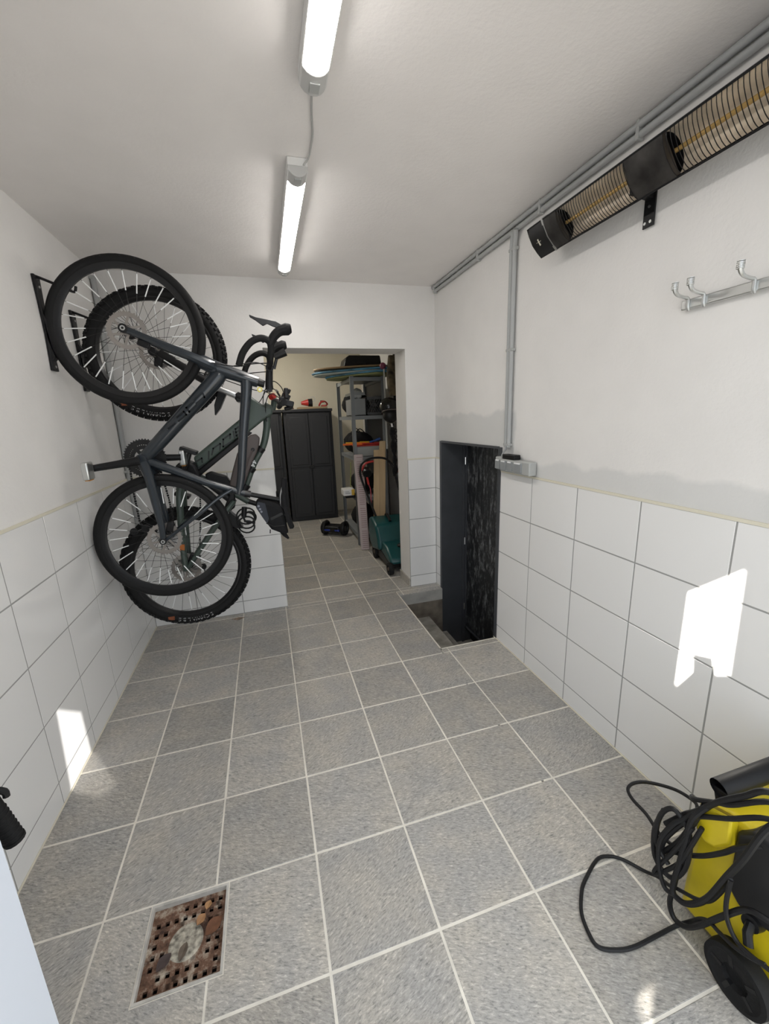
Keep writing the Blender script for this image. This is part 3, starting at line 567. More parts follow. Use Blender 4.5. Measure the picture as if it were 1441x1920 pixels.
g = G(); g.xz([(.567, 1.202), (.60, 1.215), (.688, 1.180), (.730, 1.10), (.716, .978), (.668, .948), (.655, .99), (.69, 1.06), (.66, 1.13), (.575, 1.165)], yf(1.08) - .028, yf(1.08) + .028); g.obj('suspension_link', m_black, b2, bevel=.008)
g = G().cyl(Q(.56, 1.16), Q(.70, 1.02), .022, n=14).obj('shock', m_black, b2)
g = G()
for s in (-1, 1):
    g.tube([Q(.44, 1.165, s * .045), Q(.418, 1.10, s * .055), Q(.408, .977, s * .066), Q(.398, .776, s * .07), Q(.396, .628, s * .07)], .018, 10, smooth=3, rs=[.022, .021, .020, .018, .016])
    g.tube([Q(.715, 1.02, s * .03), Q(.668, .969, s * .05), Q(.588, .874, s * .064), Q(.40, .632, s * .07)], .014, 10, smooth=3, rs=[.015, .015, .016, .014])
g.obj('rear_stays', m_frame2, b2)
G().box(Q(.398, .782, -.0905), (.026, .003, .038), Matrix.Rotation(.1, 3, 'Y')).obj('badge', mat('orange_print', (.45, .13, .02), .5), b2)
pc = thing('leg_guard', 'brown-grey oval plastic guard strapped inside the mountain bike frame', 'guard', (.80, yf(1.25), 1.10))
g = G(); g.xz([(.699, 1.125), (.73, 1.217), (.766, 1.314), (.82, 1.395), (.858, 1.425), (.891, 1.429), (.911, 1.405), (.905, 1.37), (.885, 1.32), (.839, 1.235), (.79, 1.118), (.75, 1.10)], yf(1.25) - .052, yf(1.25) - .024); g.obj('shell', m_brownp, pc, bevel=.010, bseg=3)
G().tube([Q(.775, 1.14, -.054), Q(.80, 1.21, -.056), Q(.842, 1.30, -.056), Q(.868, 1.345, -.054)], .006, 6, smooth=3).obj('rib', m_brownp, pc); G().cyl(Q(.862, 1.335, -.06), Q(.862, 1.335, -.05), .012, n=14).obj('button', m_black, pc)
for x, z, dx, dz in ((.907, 1.330, .022, -.012), (.838, 1.210, .022, -.014), (.792, 1.105, .022, -.014)):
    G().cyl(Q(x, z) + Vector((.010, 0, .012)), Q(x, z) - Vector((.010, 0, .012)), .027, n=18).obj('frame_strap', m_black, b2)
g = G(); V, F = text_mesh('44', .044)
M = Matrix.Rotation(math.radians(118), 3, 'Y'); g.add([Q(.855, 1.248, -.0275) + M @ Vector((v.x, -v.z, v.y)) for v in V], F); g.obj('number_sticker', m_refl, b2, angle=10)
# bars, grips, levers, cables
g = G(); g.cyl(Q(.955, 1.60), Q(1.005, 1.572), .022); g.tube([Q(1.005, 1.572), Q(1.015, 1.60), Q(1.022, 1.635)], .018, 10); g.obj('stem', m_frame2, b2)
g = G(); g.tube([Q(1.06, 1.60, -.36), Q(1.05, 1.62, -.10), Q(1.022, 1.635, 0), Q(1.05, 1.62, .10), Q(1.06, 1.60, .36)], .0125, 10, smooth=4); g.obj('handlebar', m_blackm, b2)
for s in (-1, 1):
    G().tube([Q(1.06, 1.60, s * .24), Q(1.06, 1.60, s * .37)], .017, 12).obj('grip', m_rubber, b2)
    l = G().box(Q(1.06, 1.615, s * .20), (.035, .04, .045)).obj('brake_lever', m_black, b2, bevel=.006); G().tube([Q(1.05, 1.64, s * .20), Q(1.03, 1.675, s * .22), Q(1.035, 1.66, s * .30)], .006, 6, smooth=3).obj('lever_blade', m_blackm, l)
g = G(); g.box(Q(1.085, 1.64, -.13), (.05, .05, .04), Matrix.Rotation(.5, 3, 'Y')); g.cyl(Q(1.10, 1.66, -.13), Q(1.115, 1.685, -.13), .009); g.obj('display', m_black, b2, bevel=.005)
g = G(); g.box(Q(1.095, 1.60, -.19), (.06, .05, .035), Matrix.Rotation(.3, 3, 'Y')); g.box(Q(1.085, 1.655, -.24), (.025, .03, .06)); g.cyl(Q(1.07, 1.57, -.16), Q(1.12, 1.58, -.17), .012); g.obj('shifter', m_black, b2, bevel=.006)
G().cyl(Q(1.0, 1.645, -.04), Q(1.02, 1.655, -.065), .017, n=14).obj('red_lamp', m_red, b2)
for q in ([Q(1.08, 1.64, -.15), Q(1.065, 1.70, -.12), Q(1.02, 1.74, -.05), Q(.965, 1.68, -.02), Q(.95, 1.60, -.045)], [Q(1.07, 1.63, .1), Q(1.03, 1.70, .05), Q(.98, 1.69, 0), Q(.93, 1.62, -.045), Q(.86, 1.58, -.046)], [Q(1.06, 1.63, -.10), Q(1.0, 1.665, -.08), Q(.965, 1.60, -.055), Q(.962, 1.50, -.04)], [Q(1.05, 1.63, .18), Q(.98, 1.69, .1), Q(.90, 1.70, .05), Q(.75, 1.75, -.05), Q(.60, 1.80, -.065)]):
    G().tube(q, .0028, 6, smooth=6).obj('cable', m_hose, b2)
# drive train
g = G().lathe(Q(.452, 1.208, .07), (0, 1, 0), [(.05, -.0015), (.074, -.0015), (.074, .0015), (.05, .0015), (.05, -.0015)], 36)
for i in range(4): a = i * math.pi / 2; g.beam(Q(.452, 1.208, .07), Q(.452 + math.cos(a) * .055, 1.208 + math.sin(a) * .055, .07), .014, .003, up=(0, 1, 0))
g.obj('chainring', m_blackm, b2)
def crank2(x1, z1, yy, sgn):
    c = G().tube([Q(.452, 1.208, yy), Q(x1, z1, yy + sgn * .012)], .013, 10, rs=[.018, .012]).obj('crank_arm', m_black, b2); p = G(); p.box(Q(x1, z1, yy + sgn * .07), (.09, .09, .022), Matrix.Rotation(.4, 3, 'Y')); p.obj('pedal', m_black, c, bevel=.004)
crank2(.395, 1.060, .078, 1); crank2(.515, 1.355, -.078, -1)
g = G()
for pts in ([Q(.385, 1.18, .07), Q(.372, .95, .06), Q(.362, .70, .05)], [Q(.522, 1.18, .07), Q(.500, .95, .06), Q(.47, .72, .05), Q(.455, .60, .05)]):
    for a, b in zip(pts, pts[1:]):
        n = max(2, int((b - a).length / .0127))
        for i in range(n): g.beam(a + (b - a) * (i / n), a + (b - a) * ((i + .8) / n), .010 if i % 2 else .007, .006, up=(0, 1, 0))
g.obj('chain', m_black, b2, kind='stuff')
g = G()
for i in range(9): g.lathe(Q(.397, .636, .026 + i * .0035), (0, 1, 0), [(.012, -.0008), (.075 - i * .006, -.0008), (.075 - i * .006, .0008), (.012, .0008)], 28)
g.obj('cassette', m_steel, b2)
g = G(); g.beam(Q(.40, .64, .06), Q(.475, .60, .06), .014, .03, up=(0, 1, 0)); g.cyl(Q(.475, .60, .05), Q(.475, .60, .065), .02, n=14); g.cyl(Q(.49, .52, .05), Q(.49, .52, .065), .018, n=14); g.beam(Q(.475, .60, .062), Q(.49, .52, .062), .004, .024, up=(0, 1, 0)); g.obj('derailleur', m_black, b2, bevel=.003)
g = G(); g.box(Q(.445, 1.872, -.055), (.085, .04, .06), Matrix.Rotation(.55, 3, 'Y')); g.box(Q(.405, 1.85, -.06), (.04, .035, .05), Matrix.Rotation(.2, 3, 'Y')); g.cyl(Q(.384, 1.908, -.085), Q(.384, 1.908, -.06), .024, n=16); g.obj('brake_caliper', m_black, b2, bevel=.006); g = G(); g.box(Q(.44, .70, -.05), (.035, .03, .06), Matrix.Rotation(.4, 3, 'Y')); g.obj('brake_caliper', m_black, b2, bevel=.006)
# seat post, saddle of the mountain bike (hidden mostly by the bag) and its cable lock
G().cyl(Q(.79, 1.012), Q(.985, .925), .0158, n=14).obj('seat_post', m_black, b2)
sd = G(); sd.xz([(.975, 1.06), (1.0, 1.06), (1.004, .95), (1.012, .82), (.985, .80), (.972, .90)], yf(.93) - .05, yf(.93) + .05); sd.obj('saddle', m_cloth, b2, bevel=.012)
lk = thing('cable_lock', 'black coiled cable lock hanging on the mountain bike seat post', 'lock', (.79, yf(.95) - .03, .88))
g = G(); pts = [Vector((.775 + .055 * math.cos(t) * (1 - .04 * (t / 6.3)), yf(.94) - .035 - .006 * t / 3, .935 + .045 * math.sin(t * 1.0) - .004 * t)) for t in [i * .35 for i in range(60)]]
g.tube(pts, .0052, 6); g.obj('cable', m_hose, lk); G().cyl((.775, yf(.95) - .06, .985), (.765, yf(.93) - .06, .925), .016, n=14).obj('lock_body', m_black, lk); G().torus((.80, yf(.95) - .055, .915), (0, 1, 0), .036, .006, 28, 8).obj('coil', m_hose, lk)

# ---- wall hooks
def hook(y, ztop, label, wheel_x):
    h = thing('wall_hook', label, 'hook', (0, y, ztop - .45), 'bike hooks on the left wall')
    g = G(); g.yz([(y - .028, ztop), (y + .028, ztop), (y + .022, ztop - .10), (y + .016, ztop - .25), (y + .03, ztop - .42), (y - .03, ztop - .42), (y - .016, ztop - .25), (y - .022, ztop - .10)], -.005, .008); g.obj('back_plate', m_black, h, bevel=.003)
    G().tube([(.002, y, ztop - .004), (.06, y, ztop - .028), (.135, y, ztop - .062), (.150, y, ztop - .060), (.156, y, ztop - .040)], .0062, 8, smooth=3).obj('hook_arm', m_black, h)
    g = G(); g.prism([(.004, y - .02, ztop - .16), (.004, y - .02, ztop - .38), (.022, y - .02, ztop - .36), (.010, y - .02, ztop - .27), (.022, y - .02, ztop - .20)], (0, .04, 0)); g.obj('wheel_rest', m_black, h, bevel=.003)
    for z in (ztop - .05, ztop - .40): G().cyl((.007, y, z), (.011, y, z), .006, n=10).obj('screw', m_steel, h)
hook(-.80, 2.195, 'black wall hook carrying the front wheel of the gravel bike', .35)
hook(-.455, 2.125, 'black wall hook carrying the front wheel of the mountain bike', .39)
# ---------------------------------------------------------------- LED strip lights on the ceiling
def led(name, label, x, y0, y1, caps):
    t = thing(name, label, 'ceiling light', (x, (y0 + y1) / 2, H), 'linear ceiling lights')
    w = .036
    G().bb(x - w - .003, x + w + .003, y0, y1, H - .048, H).obj('housing', m_white, t, bevel=.004)
    g = G(); n = 10; prof = [(x + w * math.cos(math.pi * i / n), H - .046 - .018 * math.sin(math.pi * i / n)) for i in range(n + 1)]
    g.prism([(a, y0 + .075, b) for a, b in prof], (0, y1 - y0 - .15, 0)); g.obj('diffuser', m_led, t)
    for yy, s in ((y0, 1), (y1, -1)):
        e = G(); e.prism([(a, yy - s * .003, b) for a, b in [(x + (w + .004) * math.cos(math.pi * i / n), H - .030 - .038 * math.sin(math.pi * i / n)) for i in range(n + 1)]], (0, s * .075, 0)); cap = e.obj('end_cap', mat('lamp_end_plastic', (.55, .55, .54), .5), t, bevel=.003)
        q = G(); q.bb(x - .014, x + .014, yy + s * .012 - .002, yy + s * .05, H - .0715, H - .066); q.obj('clip', m_greyb, cap, bevel=.001)
led('strip_light', 'lit linear LED ceiling light nearer the bikes, with its cable end in view', 1.163, -1.400, -.262, 2)
led('strip_light', 'lit linear LED ceiling light cut off by the top of the picture', 1.172, -2.92, -1.815, 1)
pts = [(1.172, -1.822, H - .03), (1.178, -1.76, H - .012), (1.192, -1.64, H - .006), (1.205, -1.55, H - .006), (1.207, -1.46, H - .006), (1.203, -1.42, H - .012), (1.180, -1.392, H - .03)]
G().tube(pts, .0035, 8, smooth=5).obj('power_cable', mat('grey_cable', (.45, .45, .44), .5), label='thin grey cable joining the two ceiling lights', cat='cable')

# ---------------------------------------------------------------- grey conduits
t = thing('conduit', 'twin grey plastic conduit running along the right ceiling corner', 'conduit', (XR, -1.4, H - .06))
G().cyl((XR - .016, -.01, H - .016), (XR - .016, -2.73, H - .016), .0125, n=12).obj('pipe', m_greyp, t); G().cyl((XR - .012, -.03, H - .046), (XR - .012, -2.73, H - .046), .0115, n=12).obj('pipe', m_greyp, t)
for y in (-.05, -.72, -1.32, -1.86, -2.4): G().box((XR - .012, y, H - .032), (.030, .014, .064)).obj('clamp', m_greyb, t, bevel=.004)
t = thing('conduit', 'twin grey conduit dropping from the ceiling to the switch box', 'conduit', (XR, -1.095, 1.28))
for y in (-1.083, -1.110): G().tube([(XR - .012, y, 1.300), (XR - .012, y, 2.36), (XR - .016, y - .012, 2.40), (XR - .03, y - .03, 2.425)], .0125, 12).obj('pipe', m_greyp, t)
for z in (2.345, 1.84, 1.315): G().box((XR - .010, -1.097, z), (.026, .062, .016)).obj('clamp', m_greyb, t, bevel=.004)
G().tube([(XR - .012, -1.083, 1.302), (XR - .014, -1.083, 1.285), (XR - .018, -1.068, 1.268), (XR - .02, -1.055, 1.245)], .006, 8, smooth=4).obj('cable', m_greyp, t)
t = thing('conduit', 'grey conduit in the corner behind the hanging bikes', 'conduit', (.014, -.03, .7))
G().cyl((.008, -.022, .72), (.008, -.022, 2.43), .0135, n=12).obj('pipe', m_greyp, t); G().cyl((.010, -.05, .72), (.010, -.05, 2.42), .0125, n=12).obj('pipe', m_greyp, t)
for z in (2.41, 1.75, 1.2): G().box((.006, -.036, z), (.024, .064, .016)).obj('clamp', m_greyb, t, bevel=.004)

# ---------------------------------------------------------------- switch box
t = thing('switch_box', 'grey surface-mounted bank of four sockets beside the steel door', 'switch box', (XR, -1.2, 1.16))
y0, y1, z0, z1 = -1.365, -1.015, 1.160, 1.235
G().bb(XR - .048, XR, y0, -1.082, z0, z1).obj('housing', m_greyb, t, bevel=.006); G().bb(XR - .040, XR, -1.080, y1, z0 + .006, z1 + .006).obj('housing', m_greyb, t, bevel=.006)
for i, (a, b, dx) in enumerate(((-1.073, -1.022, .041), (-1.148, -1.092, .049), (-1.212, -1.160, .049), (-1.300, -1.226, .049))):
    k = G().bb(XR - dx - .006, XR - dx + .002, a, b, z0 + .010, z1 - .012).obj('flap', m_greyk, t, bevel=.002); G().bb(XR - dx - .008, XR - dx - .002, a + .01, b - .01, z1 - .018, z1 - .010).obj('label_strip', m_refl, k)
G().bb(XR - .050, XR - .006, -1.225, -1.105, z1 + .0005, z1 + .028).obj('plug_adapter', m_black, bevel=.004, label='small black plug adapter lying on the grey switch box', cat='adapter')

# ---------------------------------------------------------------- infrared heater on the right wall
t = thing('infrared_heater', 'long black infrared patio heater high on the right wall', 'heater', (XR, -2.05, 2.05))
cx, cz = 2.200, 2.238; fd = Vector((-.80, 0, -.60)); ud = Vector((-.60, 0, .80))      # facing into the room and down; across the face
hy0, hy1 = -2.72, -1.445; HWD = .068
def hp(u, f): return Vector((cx, 0, cz)) + ud * u + fd * f
n = 12; outer = [hp(HWD * math.cos(math.pi * i / n), -.010 - .060 * math.sin(math.pi * i / n)) for i in range(n + 1)]; inner = [hp((HWD - .005) * math.cos(math.pi * i / n), -.006 - .052 * math.sin(math.pi * i / n)) for i in range(n, -1, -1)]
poly = [hp(HWD, .008)] + outer + [hp(-HWD, .008), hp(-HWD + .005, .008)] + inner + [hp(HWD - .005, .008)]
g = G(); N = len(poly)
P0 = [p + Vector((0, hy0, 0)) for p in poly]; P1 = [p + Vector((0, hy1, 0)) for p in poly]; g.add(P0 + P1, [(i, (i + 1) % N, N + (i + 1) % N, N + i) for i in range(N)]); g.obj('housing', m_blackm, t)
refl = [hp((HWD - .007) * math.cos(math.pi * i / n), .000 - .046 * math.sin(math.pi * i / n)) for i in range(n + 1)]
m_bronze = mat('tarnished_reflector', (.66, .58, .47), .40, metal=.35, var=.3, vscale=9)
for a, b in ((-1.955, -1.625), (-2.62, -2.095)):
    g = G(); g.add([p + Vector((0, a, 0)) for p in refl] + [p + Vector((0, b, 0)) for p in refl], [(i, i + 1, n + 2 + i, n + 1 + i) for i in range(n)]); g.obj('reflector', m_bronze, t)
    q = G().cyl(hp(0, -.018) + Vector((0, a, 0)), hp(0, -.018) + Vector((0, b, 0)), .007, n=12).obj('heating_tube', mat('amber_quartz', (.50, .33, .12), .2, metal=.4), t)
    k = int((b - a) / .0125)
    wires = G().tube([hp(HWD - .004, .006), hp(HWD * .6, .016), hp(0, .020), hp(-HWD * .6, .016), hp(-HWD + .004, .006)], .0011, 4, smooth=3)
    wm = mesh_of(wires, 'wire', m_blackm)
    for i in range(k + 1): place('grille_wire', wm, t, (0, a + (b - a) * i / k, 0))
def front_panel(a, b, f, m, name):
    pr = [hp(HWD - .002, .006), hp(HWD * .6, .014 + f), hp(0, .019 + f), hp(-HWD * .6, .014 + f), hp(-HWD + .002, .006), hp(-HWD + .006, -.004), hp(HWD - .006, -.004)]
    return G().prism([p + Vector((0, a, 0)) for p in pr], (0, b - a, 0)).obj(name, m, t)
m_oxid = mat('heat_stained_steel', (.045, .042, .040), .45, metal=.5, var=.5, vscale=18)
front_panel(-2.095, -1.955, 0, m_oxid, 'middle_panel'); front_panel(-1.625, -1.545, 0, m_oxid, 'end_panel')
cap = front_panel(-1.545, hy1, .002, m_blackm, 'end_cap'); poly2 = outer + [hp(-HWD, .008), hp(-HWD * .6, .014), hp(0, .019), hp(HWD * .6, .014), hp(HWD, .008)]
G().prism([p + Vector((0, hy1 - .004, 0)) for p in poly2], (0, .006, 0)).obj('end_plate', m_black, t)
band = [p * 1.0 for p in poly2]; ctr = Vector((cx, 0, cz)); g = G(); bp = [ctr + (p - ctr) * 1.04 for p in poly2]; NB = len(bp); g.add([p + Vector((0, -1.550, 0)) for p in bp] + [p + Vector((0, -1.540, 0)) for p in bp], [(i, (i + 1) % NB, NB + (i + 1) % NB, NB + i) for i in range(NB)] + [tuple(range(NB)), tuple(range(NB, 2 * NB))]); g.obj('clamp_band', m_alu, t)
g = G(); o = hp(.0, .0215) + Vector((0, -1.493, 0)); g.beam(o + ud * .012, o - ud * .016, .008, .0012, up=(0, 1, 0)); g.beam(o + Vector((0, .012, 0)), o - Vector((0, .012, 0)), .010, .0012, up=ud); g.obj('emblem', m_cream, t)
for y in (-1.925, -2.345):
    b = G(); b.prism([(XR - .0005, y - .022, 2.235), (XR - .0005, y + .022, 2.235), (XR - .0005, y + .022, 2.120), (XR - .0005, y - .022, 2.120)], (-.006, 0, 0)); b.prism([(XR - .002, y - .012, 2.232), (XR - .002, y + .012, 2.232), (XR - .002, y + .012, 2.205), (XR - .002, y - .012, 2.205)], (-.085, 0, .01)); b = b.obj('bracket', m_black, t, bevel=.001)
    for dz, dy in ((2.185, 0), (2.135, -.010), (2.135, .012)): G().cyl((XR - .006, y + dy, dz), (XR - .009, y + dy, dz), .005, n=10).obj('bolt', m_alu, b)

# ---------------------------------------------------------------- coat rail
t = thing('coat_rail', 'brushed aluminium coat rail with ribbed hooks on the right wall', 'coat rail', (XR, -2.45, 1.80))
G().bb(XR - .014, XR, -2.72, -2.094, 1.806, 1.836).obj('rail', m_alu, t, bevel=.003); G().cyl((XR - .016, -2.112, 1.821), (XR - .013, -2.112, 1.821), .006, n=12).obj('screw', m_steel, t)
for y in (-2.120, -2.170, -2.310, -2.45, -2.6):
    h = G().tube([(XR - .012, y, 1.802), (XR - .018, y, 1.812), (XR - .020, y, 1.836), (XR - .040, y, 1.840), (XR - .066, y, 1.846), (XR - .078, y, 1.860), (XR - .080, y, 1.878)], .005, 8, smooth=3, rs=[.005, .0055, .0055, .005, .0055, .007, .008]).obj('hook', m_alu, t)
    g = G()
    for i in range(5): g.lathe((XR - .080, y, 1.862 + i * .0045), (0, 0, 1), [(.0001, -.001), (.0098, -.001), (.0098, .001), (.0001, .001)], 12)
    g.obj('ribs', m_alu, h)

# ---------------------------------------------------------------- floor drain with a rusty grate, dead leaves on it
x0, x1, y0, y1 = DRAIN
t = thing('floor_drain', 'square floor drain with a rusty perforated grate', 'drain', ((x0 + x1) / 2, (y0 + y1) / 2, -.05))
g = G(); e = .007
g.bb(x0, x1, y0, y0 + e, -.03, .001); g.bb(x0, x1, y1 - e, y1, -.03, .001); g.bb(x0, x0 + e, y0 + e, y1 - e, -.03, .001); g.bb(x1 - e, x1, y0 + e, y1 - e, -.03, .001); g.obj('frame', mat('pale_metal_edge', (.50, .48, .44), .6, var=.2, vscale=30), t)
m_rust = bpy.data.materials.new('rusty_grate'); m_rust.use_nodes = True; nt = m_rust.node_tree; b = nt.nodes['Principled BSDF']; tc = nod(nt, 'ShaderNodeTexCoord'); n_ = nod(nt, 'ShaderNodeTexNoise'); n_.inputs['Scale'].default_value = 26; n_.inputs['Detail'].default_value = 8; n_.inputs['Roughness'].default_value = .7; nt.links.new(tc.outputs['Object'], n_.inputs['Vector'])
r = nod(nt, 'ShaderNodeValToRGB'); el = r.color_ramp.elements; el[0].position = .36; el[0].color = (.045, .022, .014, 1); el[1].position = .66; el[1].color = (.46, .40, .32, 1); k = el.new(.5); k.color = (.16, .085, .052, 1); nt.links.new(n_.outputs['Fac'], r.inputs[0]); nt.links.new(r.outputs[0], b.inputs['Base Color']); b.inputs['Roughness'].default_value = .85
ax0, ax1, ay0, ay1 = x0 + e, x1 - e, y0 + e, y1 - e; zt = -.016; cxm, cym = (ax0 + ax1) / 2, (ay0 + ay1) / 2
g = G(); NC = 17; sx, sy = (ax1 - ax0) / NC, (ay1 - ay0) / NC
for i in range(NC):
    for j in range(NC):
        u, v = i - NC // 2, j - NC // 2
        hole = i % 2 == 1 and j % 2 == 1 and random.random() < .86
        if hole and max(abs(u), abs(v)) < 8 and (u * u + v * v) > 20: continue
        g.bb(ax0 + i * sx, ax0 + (i + 1) * sx, ay0 + j * sy, ay0 + (j + 1) * sy, zt - .009, zt)
g.obj('grate', m_rust, t)
G().lathe((cxm, cym, zt), (0, 0, 1), [(.0001, .0015), (.044, .0015), (.050, -.0005)], 30).obj('centre_disc', mat('lime_scale', (.36, .33, .27), .9, var=.75, vscale=55, bump=.8, bscale=90), t)
g = G(); g.bb(x0 + .001, x1 - .001, y0 + .001, y1 - .001, -.10, -.09); g.bb(x0 + .001, x0 + .006, y0 + .001, y1 - .001, -.09, -.028); g.bb(x1 - .006, x1 - .001, y0 + .001, y1 - .001, -.09, -.028); g.bb(x0 + .001, x1 - .001, y0 + .001, y0 + .006, -.09, -.028); g.bb(x0 + .001, x1 - .001, y1 - .006, y1 - .001, -.09, -.028); g.obj('sump', mat('drain_dark', (.008, .007, .006), .9), t)
def leaf(label, x, y, a, L, W, col):
    g = G(); n = 8; top = []; ca, sa = math.cos(a), math.sin(a)
    pts = [(-.5, 0)] + [(-.5 + i / n, .5 * math.sin(math.pi * i / n) ** .8) for i in range(1, n)] + [(.5, 0)] + [(-.5 + i / n, -.5 * math.sin(math.pi * i / n) ** .8) for i in range(n - 1, 0, -1)]
    P_ = [(x + (p * L) * ca - (q * W) * sa, y + (p * L) * sa + (q * W) * ca, zt + .0045 + .006 * abs(q) * 2 * (.5 + random.random() * .5)) for p, q in pts]
    M_ = len(P_); V = P_ + [(x, y, zt + .004)] + [(p[0], p[1], p[2] - .0008) for p in P_] + [(x, y, zt + .0032)]
    F = [(i, (i + 1) % M_, M_) for i in range(M_)] + [(M_ + 1 + (i + 1) % M_, M_ + 1 + i, 2 * M_ + 1) for i in range(M_)] + [(i, M_ + 1 + i, M_ + 1 + (i + 1) % M_, (i + 1) % M_) for i in range(M_)]
    g.add(V, F).obj('dead_leaf', mat('leaf_' + str(round(x, 2)), col, .8, var=.2, vscale=60), label=label, cat='leaf', group='dead leaves on the drain')
leaf('reddish brown dead leaf at the right edge of the drain', .640, -2.165, .7, .060, .040, (.15, .065, .032))
leaf('light tan dead leaf just off the drain centre', .600, -2.135, .9, .034, .026, (.36, .19, .09))
leaf('small tan dead leaf near the drain back edge', .617, -2.100, 1.2, .026, .022, (.40, .22, .10))
leaf('grey-brown dead leaf across the drain centre disc', .560, -2.205, 1.3, .046, .024, (.13, .10, .075))
leaf('dark dead leaf at the drain left side', .510, -2.215, .8, .048, .030, (.065, .045, .042))

# ---------------------------------------------------------------- handlebar of a parked scooter at the left edge
t = thing('scooter', 'black rubber handlebar grip with brake cable poking in at the left edge', 'scooter', (.17, -2.60, 0))
A = Vector((.388, -2.402, .718)); B = Vector((.372, -2.414, .836)); D = (B - A).normalized(); Cc = Vector((.20, -2.60, .98))
g = G(); g.tube([A, A + D * .03, B], .0165, 14); g.cyl(A - D * .004, A + D * .003, .018, n=14)
for i in range(7): g.torus(A + D * (.012 + .011 * i), D, .0163, .0016, 16, 6)
g.obj('grip', m_rubber, t)
G().tube([B, B + D * .04, Cc, Vector((.06, -2.70, .96))], .011, 10, smooth=4).obj('handlebar', m_blackm, t)
l = G().cyl(B - D * .002, B + D * .022, .020, n=14).obj('brake_clamp', m_black, t); G().tube([B + D * .01 + Vector((.014, .003, 0)), B + Vector((.026, .008, -.004)), B + Vector((.027, .008, -.016))], .006, 8, smooth=3).obj('brake_lever', m_black, l)
G().tube([B + D * .015 + Vector((.008, .006, .01)), B + Vector((.0, .02, .05)), B + Vector((-.03, .02, .12)), B + Vector((-.10, -.05, .16)), Cc + Vector((0, 0, -.02))], .003, 6, smooth=6).obj('cable', m_hose, t)
G().cyl((.20, -2.60, .12), Cc, .014, n=12).obj('stem', m_blackm, t)
G().bb(.155, .245, -2.73, -2.70, .09, .12).obj('deck_joint', m_blackm, t, bevel=.004); G().bb(.14, .26, -2.735, -2.62, .07, .10).obj('deck', m_black, t, bevel=.006)
for y in (-2.585, ): w = G().torus((.20, y, .085), (1, 0, 0), .065, .02, 28, 8).obj('wheel', m_rubber, t); G().cyl((.185, y, .085), (.215, y, .085), .05, n=20).obj('wheel_disc', m_blackm, w)

# ---------------------------------------------------------------- pressure washer at the right front
t = thing('pressure_washer', 'yellow and black pressure washer by the right wall', 'pressure washer', (2.14, -2.70, 0))
prof = [(-2.556, .012), (-2.560, .20), (-2.572, .40), (-2.590, .432), (-2.640, .450), (-2.80, .45), (-2.85, .30), (-2.88, .10), (-2.86, .03), (-2.70, .012)]
G().yz(prof, 2.02, 2.27).obj('body', m_yel, t, bevel=.018, bseg=3)
G().yz([(-2.668, .425), (-2.70, .462), (-2.79, .462), (-2.83, .32), (-2.815, .245), (-2.745, .222), (-2.70, .218), (-2.672, .245)], 2.006, 2.10).obj('side_cover', mat('dark_cover', (.013, .013, .014), .5), t, bevel=.008)
G().yz([(-2.80, .12), (-2.862, .12), (-2.87, .05), (-2.82, .03)], 2.010, 2.03).obj('lower_cover', m_black, t, bevel=.004)
g = G(); g.prism([(2.022, -2.585, .335), (2.022, -2.585, .425), (2.022, -2.662, .455), (2.022, -2.668, .375), (2.022, -2.640, .330), (2.022, -2.612, .318)], (-.034, 0, .012)); cup = g.obj('nozzle_holder', m_yel, t, bevel=.006)
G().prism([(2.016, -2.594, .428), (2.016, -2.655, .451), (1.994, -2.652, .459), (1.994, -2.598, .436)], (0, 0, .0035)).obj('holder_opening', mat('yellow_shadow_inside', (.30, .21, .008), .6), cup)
h = G().cyl((2.035, -2.597, .475), (2.275, -2.625, .520), .027, .027, n=20, caps=False); h.cyl((2.036, -2.597, .475), (2.275, -2.625, .520), .024, n=20, caps=False); h.cyl((2.10, -2.604, .487), (2.104, -2.604, .488), .0245, n=20)
h = h.obj('carry_handle', m_black, t); g = G(); g.prism([(2.045, -2.575, .465), (2.045, -2.620, .470), (2.045, -2.630, .40), (2.045, -2.600, .37)], (.02, 0, 0)); g.prism([(2.235, -2.59, .50), (2.235, -2.64, .505), (2.235, -2.64, .43), (2.235, -2.59, .43)], (.02, 0, 0)); g.obj('handle_mount', m_black, t, bevel=.004)
for x in (1.965, 2.275):
    w = G().lathe((x, -2.752, .075), (1, 0, 0), [(.0001, -.004), (.028, -.006), (.031, -.018), (.056, -.018), (.062, -.022), (.073, -.020), (.075, 0), (.073, .020), (.062, .022), (.0001, .022)], 36).obj('wheel', m_rubber, t)
    for i in range(5):
        a = i * 2 * math.pi / 5; G().beam((x - .012, -2.752 + .03 * math.cos(a), .075 + .028 * math.sin(a)), (x - .012, -2.752 + .056 * math.cos(a), .075 + .056 * math.sin(a)), .010, .014, up=(1, 0, 0)).obj('wheel_rib', m_black, w)
G().cyl((1.97, -2.752, .075), (2.27, -2.752, .075), .010, n=12).obj('axle', m_black, t)
for x in (2.06, 2.23): G().cyl((x, -2.59, 0), (x, -2.59, .014), .018, .015, n=14).obj('foot', m_rubber, t)
k = G().cyl((2.018, -2.735, .215), (1.992, -2.738, .22), .022, .019, n=16).obj('outlet', m_black, t); G().tube([(1.995, -2.738, .22), (1.975, -2.745, .208), (1.965, -2.757, .188)], .0105, 10).obj('outlet_tail', m_black, k)
hose = thing('hose', 'black pressure hose wound over the yellow washer', 'hose', (1.98, -2.62, .02))
def hs(pts, r, sm=6): G().tube(pts, r, 8, smooth=sm).obj('hose_run', m_hose, hose)
hs([(1.96, -2.525, .30), (1.985, -2.555, .359), (1.985, -2.582, .4), (1.982, -2.631, .487), (1.985, -2.681, .559), (1.99, -2.724, .613), (2.05, -2.80, .60), (2.12, -2.83, .5)], .0075)
